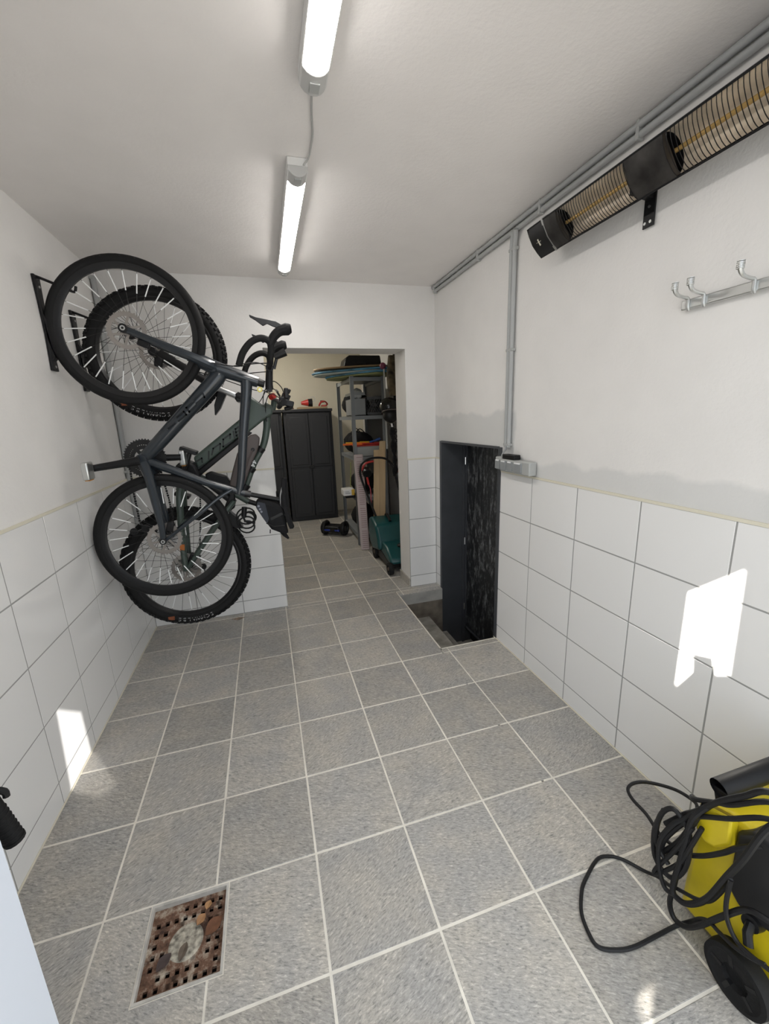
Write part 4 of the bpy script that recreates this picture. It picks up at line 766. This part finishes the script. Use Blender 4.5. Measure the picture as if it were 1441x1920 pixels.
hs([(2.02, -2.545, .40), (1.995, -2.567, .423), (1.985, -2.628, .48), (1.985, -2.659, .507), (2.0, -2.728, .584), (2.07, -2.79, .56), (2.14, -2.80, .47)], .0065)
hs([(1.975, -2.55, .33), (1.978, -2.591, .395), (1.98, -2.664, .471), (1.985, -2.734, .548), (2.05, -2.79, .53), (2.12, -2.79, .46)], .0065)
hs([(1.975, -2.55, .22), (1.985, -2.579, .242), (1.985, -2.621, .293), (1.98, -2.663, .359), (1.985, -2.68, .39), (1.995, -2.699, .418), (2.01, -2.72, .44)], .0065)
hs([(1.975, -2.574, .369), (1.97, -2.548, .308), (1.965, -2.525, .238), (1.965, -2.522, .19), (1.97, -2.541, .225), (1.975, -2.561, .276), (1.975, -2.578, .334), (1.975, -2.589, .376), (1.985, -2.60, .44)], .0075)
hs([(2.0, -2.78, .60), (1.965, -2.746, .545), (1.955, -2.718, .419), (1.955, -2.692, .325), (1.965, -2.656, .199), (1.965, -2.622, .128), (1.96, -2.596, .105), (1.96, -2.572, .116), (1.965, -2.576, .22), (1.965, -2.582, .306), (1.965, -2.59, .392), (1.985, -2.61, .45)], .0078)
hs([(1.96, -2.575, .10), (1.955, -2.552, .098), (1.95, -2.53, .159), (1.95, -2.524, .241), (1.955, -2.549, .329), (1.965, -2.569, .368), (1.975, -2.60, .43)], .0065)
hs([(1.965, -2.594, .366), (1.96, -2.566, .261), (1.955, -2.52, .124), (1.957, -2.525, .112), (1.965, -2.573, .21), (1.965, -2.595, .297), (1.975, -2.61, .38)], .0060)
hs([(1.965, -2.58, .30), (1.965, -2.571, .126), (1.965, -2.567, .052), (1.965, -2.585, .018), (1.965, -2.617, .034), (1.965, -2.648, .086), (1.960, -2.699, .202), (1.965, -2.733, .273), (1.965, -2.76, .30), (1.975, -2.80, .306), (2.0, -2.85, .29)], .0072)
hs([(1.96, -2.515, .34), (1.955, -2.50, .25), (1.955, -2.515, .16), (1.965, -2.56, .14), (1.97, -2.59, .22), (1.97, -2.585, .33), (1.962, -2.54, .37), (1.958, -2.508, .31), (1.955, -2.51, .22), (1.96, -2.55, .18)], .0070)
cbl = thing('power_cable', 'thin black power cable looped on the floor beside the washer', 'cable', (1.85, -2.5, 0))
G().tube([(1.95, -2.80, .206), (1.945, -2.771, .188), (1.945, -2.739, .17), (1.955, -2.70, .150), (1.965, -2.67, .135), (1.975, -2.644, .10), (1.985, -2.615, .04), (1.96, -2.597, .008), (1.892, -2.597, .006), (1.807, -2.598, .006), (1.754, -2.589, .006), (1.709, -2.568, .006), (1.706, -2.534, .006), (1.722, -2.487, .006), (1.758, -2.446, .006), (1.794, -2.419, .006), (1.881, -2.378, .006), (1.929, -2.381, .006), (1.966, -2.405, .006), (2.0, -2.456, .010), (2.0, -2.50, .045), (1.978, -2.55, .09), (1.970, -2.577, .119), (1.968, -2.631, .158), (1.968, -2.661, .196), (1.968, -2.681, .256), (1.972, -2.689, .301), (1.95, -2.705, .338)], .0055, 8, smooth=5).obj('floor_loop', m_hose, cbl)
G().tube([(1.95, -2.705, .338), (1.95, -2.705, .262), (1.95, -2.714, .218), (1.948, -2.739, .19), (1.945, -2.771, .195), (1.955, -2.82, .206), (1.99, -2.86, .2)], .0055, 8, smooth=5).obj('side_run', m_hose, cbl)
G().tube([(2.06, -2.545, .30), (2.12, -2.50, .225), (2.199, -2.452, .2), (2.203, -2.42, .2), (2.183, -2.379, .2), (2.129, -2.336, .2), (2.081, -2.321, .2), (2.039, -2.331, .2), (2.02, -2.366, .2), (2.017, -2.424, .2), (2.0, -2.484, .2), (1.99, -2.54, .22)], .0055, 8, smooth=5).obj('upper_loop', m_hose, cbl)

# ---------------------------------------------------------------- store room: cabinets
def cabinet(label, x0, x1, y0, y1, zt_, group):
    t = thing('plastic_cabinet', label, 'cabinet', ((x0 + x1) / 2, (y0 + y1) / 2, 0), group)
    G().bb(x0, x1, y0 + .03, y1, 0, zt_ - .04).obj('body', m_cab, t, bevel=.006); G().bb(x0 - .008, x1 + .008, y0 - .008, y1, zt_ - .04, zt_).obj('top', m_cab, t, bevel=.006)
    xm = (x0 + x1) / 2
    for a, b in ((x0 + .045, xm - .006), (xm + .006, x1 - .045)):
        d = G().bb(a, b, y0 + .002, y0 + .028, .07, zt_ - .06).obj('door', m_cab, t, bevel=.004)
        for z0, z1 in ((.11, .78), (.86, zt_ - .11)):
            G().bb(a + .035, b - .035, y0 - .004, y0 + .004, z0, z1).obj('panel', m_cab, d, bevel=.004)
        G().bb(a - .004, b + .004, y0 - .001, y0 + .003, .815, .828).obj('groove', m_black, d)
    G().bb(xm - .035, xm + .035, y0 - .018, y0 + .004, .80, .845).obj('latch', m_black, t, bevel=.006)
cabinet('charcoal plastic cabinet with panelled doors at the end of the store', 1.225, 1.925, 2.90, 3.35, 1.66, None)
cabinet('second charcoal plastic cabinet half hidden behind the left wall', .500, 1.200, 2.90, 3.35, 1.66, None)
G().box((1.66, 3.08, 1.676), (.42, .30, .03)).obj('board', mat('tan_board', (.34, .25, .15), .7), label='flat tan board lying on top of the charcoal cabinet', cat='board', bevel=.004)
t = thing('lantern', 'red conical lamp with a dark base lying on the cabinet', 'lamp', (1.62, 3.0, 1.69)); G().cyl((1.50, 3.0, 1.745), (1.60, 3.0, 1.75), .022, .05, n=18).obj('cone', m_red, t); G().cyl((1.60, 3.0, 1.75), (1.66, 3.0, 1.75), .055, .058, n=18).obj('base', m_black, t); G().torus((1.67, 3.0, 1.80), (0, 1, 0), .035, .004, 20, 6).obj('ring', m_steel, t)
t = thing('strap', 'red strap bunched at the right end of the cabinet top', 'strap', (1.83, 2.98, 1.69)); G().tube([(1.75, 2.95, 1.70), (1.78, 2.93, 1.75), (1.84, 2.95, 1.76), (1.88, 3.0, 1.72), (1.84, 3.0, 1.70), (1.79, 2.97, 1.70), (1.85, 2.94, 1.70)], .012, 6, smooth=4).obj('webbing', m_red, t); G().box((1.80, 2.96, 1.76), (.05, .02, .03)).obj('buckle', m_blackm, t)
t = thing('picture_frame', 'narrow brown wooden frame leaning on the cabinet top', 'frame', (1.36, 2.92, 1.66)); G().beam((1.30, 2.95, 1.80), (1.38, 2.94, 1.665), .02, .022).obj('side', mat('brown_wood', (.15, .07, .045), .6), t); G().beam((1.31, 2.97, 1.79), (1.32, 3.10, 1.79), .02, .02).obj('top_rail', mat('brown_wood', (.15, .07, .045), .6), t); G().beam((1.315, 2.99, 1.67), (1.315, 3.10, 1.79), .012, .012).obj('side', mat('brown_wood', (.15, .07, .045), .6), t)

# ---------------------------------------------------------------- store room: rack and what is on it
sx0, sx1, sy0, sy1, sh = 1.905, 2.300, 1.385, 2.285, 1.955
t = thing('storage_rack', 'grey plastic storage rack with five shelves in the store', 'rack', ((sx0 + sx1) / 2, (sy0 + sy1) / 2, 0)); TIER = [.10, .56, 1.04, 1.505, 1.925]
for x in (sx0, sx1 - .04):
    for y in (sy0, sy1 - .04):
        p = G().bb(x, x + .04, y, y + .008, 0, sh); p.bb(x if x == sx0 else x + .032, (x if x == sx0 else x + .032) + .008, y, y + .04, 0, sh); p.obj('post', m_rack, t)
G().bb(sx1 - .006, sx1, sy0 + .04, sy1 - .04, .05, sh - .03).obj('side_panel', mat('dark_rack_panel', (.085, .09, .10), .5), t)
for z in TIER:
    s = G().bb(sx0 + .008, sx1 - .008, sy0 + .010, sy1 - .010, z + .012, z + .02); s.bb(sx0 + .008, sx1 - .008, sy0 + .008, sy0 + .016, z - .02, z + .022); s.bb(sx0 + .008, sx0 + .016, sy0 + .008, sy1 - .008, z - .02, z + .022); s.bb(sx1 - .016, sx1 - .008, sy0 + .008, sy1 - .008, z - .02, z + .022); s.obj('shelf', m_rack, t)
def bodyboard(label, x, y, z, L, W, rot, cols):
    b = thing('bodyboard', label, 'bodyboard', (x, y, z), 'bodyboards on the rack'); ca, sa = math.cos(rot), math.sin(rot); n = 14
    half = [(-.5, .30), (-.46, .42), (-.3, .49), (0, .5), (.25, .46), (.40, .36), (.48, .2), (.5, 0)]
    out = half + [(a, -c) for a, c in half[-2::-1]]
    def ring(k): return [(x + (a * L * k) * ca - (c * W * k) * sa, y + (a * L * k) * sa + (c * W * k) * ca) for a, c in out]
    for i, (z0, z1, k, m) in enumerate(((0, .018, .97, cols[0]), (.018, .038, 1.0, cols[1]))): G().xy(ring(k), z + z0, z + z1).obj('core' if i == 0 else 'deck', m, b, bevel=.007)
m_lime = mat('lime_foam', (.25, .27, .12), .6); m_sky = mat('sky_blue_foam', (.08, .25, .40), .55, var=.6, vscale=6); m_pale = mat('pale_foam', (.45, .50, .48), .6); m_tan = mat('tan_foam', (.36, .24, .13), .6); m_dk = mat('dark_foam', (.03, .035, .03), .6)
bodyboard('bodyboard with lime underside, lowest in the stack on the rack', 2.06, 1.62, 1.958, .95, .46, 2.2, (m_lime, m_sky))
bodyboard('sky blue bodyboard in the middle of the stack', 1.99, 1.66, 1.998, 1.0, .48, 2.5, (m_pale, m_sky))
bodyboard('tan edged dark bodyboard on top of the stack', 1.99, 1.70, 2.038, .90, .45, 2.7, (m_dk, m_tan))
t = thing('case', 'black hard case lying on top of the bodyboards', 'case', (2.10, 1.78, 2.078)); G().xz([(1.90, 2.08), (1.93, 2.19), (1.97, 2.215), (2.34, 2.215), (2.36, 2.08)], 1.66, 1.96).obj('shell', m_black, t, bevel=.012); G().box((2.10, 1.657, 2.13), (.12, .012, .02)).obj('grip', m_blackm, t)
def crate(label, x0, x1, y0, y1, z0, z1, m, lattice):
    c = thing('crate', label, 'crate', ((x0 + x1) / 2, (y0 + y1) / 2, z0), 'crates on the rack')
    g = G(); g.bb(x0, x1, y0, y1, z0, z0 + .008); g.obj('base', m, c)
    for a, b, d, e in ((x0, x1, y0, y0 + .008), (x0, x1, y1 - .008, y1), (x0, x0 + .008, y0, y1), (x1 - .008, x1, y0, y1)):
        g = G(); g.bb(a, b, d, e, z1 - .03, z1); g.bb(a, b, d, e, z0, z0 + .03)
        if lattice:
            alongx = (b - a) > (e - d); n = 6
            for i in range(-4, n + 1):
                for s in (1, -1):
                    u0 = i / n; u1 = u0 + s * .6
                    if not (-.02 <= min(u0, u1) and max(u0, u1) <= 1.02): continue
                    pa = (a + (b - a) * u0, (d + e) / 2, z0 + .02) if alongx else ((a + b) / 2, d + (e - d) * u0, z0 + .02); pb = (a + (b - a) * u1, (d + e) / 2, z1 - .02) if alongx else ((a + b) / 2, d + (e - d) * u1, z1 - .02); g.beam(pa, pb, .010, .006)
        else: g.bb(a, b, d, e, z0 + .03, z1 - .07)
        g.obj('side', m, c)
crate('light grey lidless crate at the left of the second shelf', 1.925, 2.085, 1.42, 1.80, 1.529, 1.785, mat('grey_crate', (.24, .25, .255), .5), False)
crate('dark grey lattice crate at the front of the second shelf', 2.095, 2.265, 1.412, 1.70, 1.529, 1.735, mat('dark_crate', (.085, .088, .092), .5), True)
t = thing('plastic_bag', 'clear crumpled plastic bag stuffed in the light grey crate', 'bag', (2.0, 1.55, 1.6)); g = G(); g.ball((2.0, 1.52, 1.765), .085, 14, 9, (.8, 1.1, .8)); g.v = [p + Vector((random.uniform(-.01, .01),) * 3) for p in g.v]; g.obj('film', mat('milky_film', (.42, .43, .42), .25), t, angle=10)
def bag_(label, c, r, sc, m=m_cloth, name='bag', group='dark bags on the rack'):
    t = thing(name, label, 'bag', (c[0], c[1], c[2] - r * sc[2]), group); g = G(); g.ball(c, r, 16, 10, sc); g.v = [p + Vector((math.sin(p.y * 60 + p.z * 40) * .006, math.cos(p.x * 55 + p.z * 50) * .006, 0)) for p in g.v]; g.obj('pouch', m, t, angle=40)
    G().tube([(c[0] - r * sc[0] * .4, c[1], c[2] + r * sc[2] * .85), (c[0], c[1], c[2] + r * sc[2] * 1.25), (c[0] + r * sc[0] * .4, c[1], c[2] + r * sc[2] * .85)], .006, 6, smooth=4).obj('carry_loop', m_black, t)
bag_('black bag behind the lattice crate on the second shelf', (2.10, 2.03, 1.675), .17, (1.05, 1.15, .86)); bag_('black sack on the third shelf, front half', (2.07, 1.74, 1.20), .15, (1.1, .8, .93)); bag_('black sack on the third shelf towards the back', (2.09, 2.08, 1.20), .15, (1.1, .9, .93)); bag_('dark bundle on the fourth shelf', (2.09, 1.78, .72), .16, (1.05, 1.1, .86)); bag_('dark bundle low on the bottom shelf', (2.09, 1.80, .27), .16, (1.05, 1.5, .92))
t = thing('storage_tub', 'translucent tub of beach toys at the front of the third shelf', 'tub', (2.09, 1.52, 1.064)); g = G(); a = (1.93, 2.27, 1.41, 1.59); g.prism([(a[0] + .02, a[2] + .01, 1.064), (a[1] - .02, a[2] + .01, 1.064), (a[1] - .02, a[3] - .01, 1.064), (a[0] + .02, a[3] - .01, 1.064)], (0, 0, .115)); g.obj('bucket', mat('milky_plastic', (.34, .35, .34), .3), t, bevel=.006); G().bb(a[0], a[1], a[2], a[3], 1.18, 1.192).obj('rim', m_red, t, bevel=.003)
for i, (lab, p, q, m) in enumerate((('orange toy tube lying across the tub', (1.80, 1.47, 1.208), (2.06, 1.45, 1.208), m_orange), ('yellow toy tube lying on the tub', (1.84, 1.50, 1.222), (2.12, 1.50, 1.216), mat('toy_yellow', (.70, .42, .03), .5)), ('red toy tube on the right of the tub', (2.02, 1.43, 1.206), (2.27, 1.44, 1.206), m_red), ('blue toy scoop tilted at the back of the tub', (2.14, 1.55, 1.215), (2.265, 1.52, 1.255), m_blue))):
    t = thing('toy', lab, 'toy', p, 'toys on the tub'); G().cyl(p, q, .011, n=12).obj('tube', m, t); G().cyl(Vector(p) + (Vector(q) - Vector(p)) * .6, q, .0155, n=12).obj('sleeve', m, t)
t = thing('carton', 'white and yellow carton poking out of the fourth shelf', 'carton', (1.83, 1.50, .583)); G().bb(1.762, 1.895, 1.42, 1.58, .612, .690).obj('box', m_white, t, bevel=.010); G().bb(1.858, 1.897, 1.417, 1.583, .616, .687).obj('yellow_end', mat('carton_yellow', (.60, .38, .04), .5), t, bevel=.006); G().bb(1.785, 1.845, 1.4165, 1.4205, .640, .648).obj('print_line', m_greyk, t); G().bb(1.785, 1.83, 1.4165, 1.4205, .660, .665).obj('print_line', m_greyk, t); G().bb(1.79, 1.98, 1.425, 1.60, .583, .611).obj('tray', m_cloth, t, bevel=.008)
G().cyl((1.868, 1.50, .70), (1.885, 1.50, 1.00), .0045, n=8).obj('cane', mat('green_cane', (.30, .32, .08), .6), label='thin yellow-green cane standing behind the carton', cat='cane')

# ---------------------------------------------------------------- store room: leaning and standing things
t = thing('foam_mat', 'tall pale pink patterned mat standing at the rack corner', 'mat', (1.95, 1.22, 0)); m_pink = mat('pale_pink_foam', (.52, .43, .42), .65); m_pinkd = mat('pink_groove', (.27, .17, .17), .7)
G().prism([(1.888, 1.200, .0), (1.985, 1.175, .0), (1.998, 1.205, .0), (1.900, 1.235, .0)], (-.008, .085, 1.10)).obj('slab', m_pink, t, bevel=.008)
gv = G().box((0, 0, 0), (.062, .004, .006)); gm = mesh_of(gv, 'groove', m_pinkd)
for i in range(44):
    z = .03 + i * .0242
    if i % 11 == 9: continue
    f = z / 1.10; place('groove', gm, t, (1.945 - .008 * f, 1.1865 + .085 * f - .0015, z), (-.077, 0, -.252))
def plank(label, x, y, w, h, dx, dy):
    G().prism([(x, y, 0), (x + w, y - .004, 0), (x + w, y + .018, 0), (x, y + .022, 0)], (dx, dy, h)).obj('plank', m_wood, label=label, cat='plank', group='pine planks', bevel=.0015)
plank('shorter pine plank leaning on the rack, on the left', 2.065, 1.275, .068, 1.135, .07, .07); plank('taller pine plank leaning on the rack, on the right', 2.137, 1.270, .068, 1.235, .07, .07)
# hoverboard
t = thing('hoverboard', 'black hoverboard with glossy blue trim on the store floor', 'hoverboard', (1.74, 2.05, 0)); hx = [(1.595, 2.06), (1.82, 1.90)]
for (x, y) in hx:
    w = G().torus((x, y, .090), (.8, -.6, 0), .062, .028, 30, 10).obj('wheel', m_rubber, t); G().cyl((x - .02, y + .015, .082), (x + .02, y - .015, .082), .045, n=20).obj('wheel_disc', m_steel, w)
    G().torus((x + .02, y - .015, .100), (.8, -.6, 0), .076, .020, 30, 8).obj('fender', m_black, t)
g = G(); a, b = Vector((1.62, 2.045, .09)), Vector((1.80, 1.915, .09)); g.beam(a, b, .18, .085); g.obj('deck', m_black, t, bevel=.02); m_gblue = mat('glossy_blue', (.004, .03, .30), .12, coat=.8)
g = G(); g.beam(a + Vector((-.045, -.06, -.008)), a + Vector((.03, -.118, -.008)), .03, .03); g.obj('trim', m_gblue, t, bevel=.008); g = G(); g.beam(b + Vector((-.12, -.005, -.008)), b + Vector((-.045, -.062, -.008)), .03, .03); g.obj('trim', m_gblue, t, bevel=.008)
# lawn mower
t = thing('lawn_mower', 'teal electric lawn mower parked behind the opening on the right', 'lawn mower', (2.15, .65, 0))
G().yz([(.33, .10), (.34, .15), (.50, .235), (.66, .25), (.70, .13), (.45, .085)], 1.99, 2.38).obj('body', m_teal, t, bevel=.025, bseg=3)
G().yz([(.64, .16), (.66, .27), (.74, .40), (.93, .455), (1.03, .43), (1.06, .34), (1.02, .16), (.90, .10)], 1.955, 2.40).obj('grass_box', m_teal, t, bevel=.03, bseg=3)
G().yz([(.36, .055), (.36, .105), (.62, .15), (.98, .15), (1.0, .055)], 1.985, 2.385).obj('deck', m_black, t, bevel=.01)
G().tube([(2.13, .78, .425), (2.13, .81, .448), (2.13, .90, .470), (2.13, .94, .457)], .016, 8, smooth=3).obj('carry_grip', m_black, t)
g = G(); g.ball((2.18, .50, .235), .07, 18, 10, (1.0, .8, .35)); g.obj('motor_knob', m_black, t)
for x in (1.985, 2.395):
    for y, r in ((.345, .062), (.88, .075)):
        w = G().lathe((x, y, r), (1, 0, 0), [(.0001, -.018), (r * .5, -.016), (r * .6, -.022), (r * .93, -.022), (r, -.014), (r, .014), (r * .93, .022), (.0001, .022)], 28).obj('wheel', m_rubber, t); G().cyl((x - .024, y, r), (x + .024, y, r), r * .28, n=16).obj('hub', mat('brown_hub', (.10, .075, .055), .6), w)
hl = [(2.075, .83, .17), (2.072, .84, .225), (2.03, .95, .42), (1.925, 1.13, .83), (1.918, 1.15, .95), (1.945, 1.158, 1.015), (2.02, 1.16, 1.055), (2.12, 1.16, 1.065), (2.22, 1.155, 1.045), (2.285, 1.15, .975), (2.31, 1.12, .88), (2.36, .97, .45), (2.375, .85, .20)]
G().tube(hl, .0125, 10, smooth=4).obj('handle', m_black, t)
G().tube([(1.94, 1.145, .93), (1.955, 1.140, .99), (2.0, 1.140, 1.02), (2.07, 1.14, 1.03)], .012, 8, smooth=4).obj('switch_lever', m_red, t); s = G().cyl((1.985, 1.10, .90), (1.985, 1.16, .93), .052, n=20).obj('switch_box', m_black, t, bevel=.006); G().cyl((1.985, 1.13, .86), (1.995, 1.11, .78), .012, n=10).obj('cord_plug', m_red, s)
G().tube([(1.995, 1.11, .78), (2.01, 1.09, .72), (2.00, 1.05, .60), (2.01, 1.02, .52), (2.03, .97, .44)], .0055, 6, smooth=4).obj('cord', mat('red_cord', (.35, .03, .05), .5), t)
# dark gear hanging on the right store wall
t = thing('garment', 'long dark camouflage garment hanging beside the rack', 'garment', (2.40, 1.35, 1.55)); g = G(); g.tube([(2.30, 1.05, 2.12), (2.285, 1.05, 1.93), (2.295, 1.05, 1.80), (2.30, 1.05, 1.72)], .06, 12, smooth=4, rs=[.045, .055, .06, .045]); g.obj('sleeve', mat('camouflage', (.09, .07, .04), .85, var=.9, vscale=14), t); g = G(); g.tube([(2.41, 1.08, 2.20), (2.395, 1.08, 2.0), (2.395, 1.08, 1.7), (2.385, 1.08, 1.48)], .09, 12, smooth=4, rs=[.09, .085, .085, .06]); g.obj('back', m_cloth, t)
t = thing('helmet', 'glossy black helmet hanging in front of the rack', 'helmet', (2.24, 1.08, 1.42)); G().ball((2.205, .93, 1.60), .105, 20, 12, (1, 1, .95)).obj('shell', mat('gloss_black', (.008, .008, .009), .12), t); G().ball((2.205, .88, 1.515), .08, 18, 10, (1, .8, .9)).obj('visor', m_black, t); G().torus((2.205, .88, 1.555), (0, .25, 1), .088, .006, 28, 6).obj('trim_band', m_brownp, t); G().beam((2.205, .86, 1.435), (2.212, .86, 1.40), .03, .012).obj('buckle', m_refl, t)
t = thing('strap_bundle', 'bundle of black straps dangling below the black helmet', 'straps', (2.26, 1.10, .75))
for i in range(5):
    o_ = .010 * (i - 2); G().tube([(2.22 + o_, .90 + o_, 1.43), (2.225 - o_, .89, 1.33), (2.235 + o_, .90, 1.20), (2.245 - o_ * .6, .91, 1.05), (2.25 + o_, .92, .95), (2.245, .93 + o_, .88)], .013, 6, smooth=4).obj('strap', m_cloth, t)
for z in (1.36, 1.30, 1.26): G().torus((2.25, .88, z), (.3, 1, .2), .018, .006, 16, 6).obj('ring', m_black, t)
t = thing('surfboard', 'white narrow board standing against the right store wall', 'board', (2.47, 1.30, 0)); g = G(); n = 12; V = []
for i in range(n + 1):
    z = .02 + 2.0 * i / n; w = .10 * math.sin(math.pi * (.08 + .84 * i / n)) ** .6; V.append((1.55 - w + .05, z)); 
g.yz([(1.40 - .10 * math.sin(math.pi * (.08 + .84 * i / n)) ** .6, .02 + 2.0 * i / n) for i in range(n + 1)] + [(1.40 + .10 * math.sin(math.pi * (.08 + .84 * i / n)) ** .6, .02 + 2.0 * i / n) for i in range(n, -1, -1)], 2.465, 2.495); g.obj('deck', m_white, t, bevel=.008)
for y in (1.38, 1.42): G().bb(2.462, 2.466, y - .002, y + .002, .15, 1.9).obj('stringer', m_greyb, t)
t = thing('garden_tool', 'orange and white long-handled tool leaning on the right store wall', 'tool', (2.43, .80, 0)); G().tube([(2.36, 1.02, 1.02), (2.42, .83, .55), (2.455, .70, .12)], .022, 10, rs=[.012, .02, .026]).obj('shaft', m_white, t); G().tube([(2.375, .96, .80), (2.44, .80, .45), (2.46, .74, .25)], .02, 8, smooth=3).obj('guard', m_orange, t); g = G(); g.ball((2.375, 1.0, .93), .065, 14, 9, (.7, 1, 1.1)); g.obj('motor_head', m_black, t); G().cyl((2.36, 1.03, 1.0), (2.33, 1.06, .90), .018, n=10).obj('red_cap', m_red, t)
t = thing('pink_pole', 'slim pole with a pink ball top standing in front of the rack', 'pole', (2.25, 1.2, 0)); G().cyl((2.225, 1.115, 1.16), (2.222, 1.115, 2.0), .009, n=10).obj('shaft', m_greyb, t); G().ball((2.21, 1.115, 2.03), .034, 16, 10).obj('ball', mat('dark_pink', (.22, .05, .10), .4), t); G().cyl((2.235, 1.115, 0), (2.225, 1.115, 1.16), .008, n=10).obj('lower_shaft', m_black, t)

# ---------------------------------------------------------------- lamp on the store ceiling, out of sight above the lintel
t = thing('ceiling_lamp', 'round lit lamp on the store ceiling', 'ceiling light', (.95, 2.25, 2.50)); G().lathe((.95, 2.25, 2.50), (0, 0, -1), [(.0001, 0), (.13, 0), (.13, .03), (.0001, .03)], 28).obj('base', m_white, t)
G().lathe((.95, 2.25, 2.47), (0, 0, -1), [(.12, 0), (.11, .035), (.07, .06), (.0001, .07)], 28).obj('shade', mat('lamp_glass', (1, .95, .85), .5, emit=85, ecol=(1, .95, .87)), t)

# rust stain on the floor at the foot of the back wall
g = G(); n = 18; ring_ = [(.600 + (.042 + .010 * math.sin(3 * a_) + .006 * math.sin(7 * a_)) * math.cos(a_), -.085 + (.020 + .005 * math.cos(4 * a_)) * math.sin(a_)) for a_ in [2 * math.pi * i / n for i in range(n)]]
g.xy(ring_, .0009, .0014); g.obj('rust_stain', mat('rust_stain', (.27, .20, .145), .7, var=.45, vscale=50), floor)
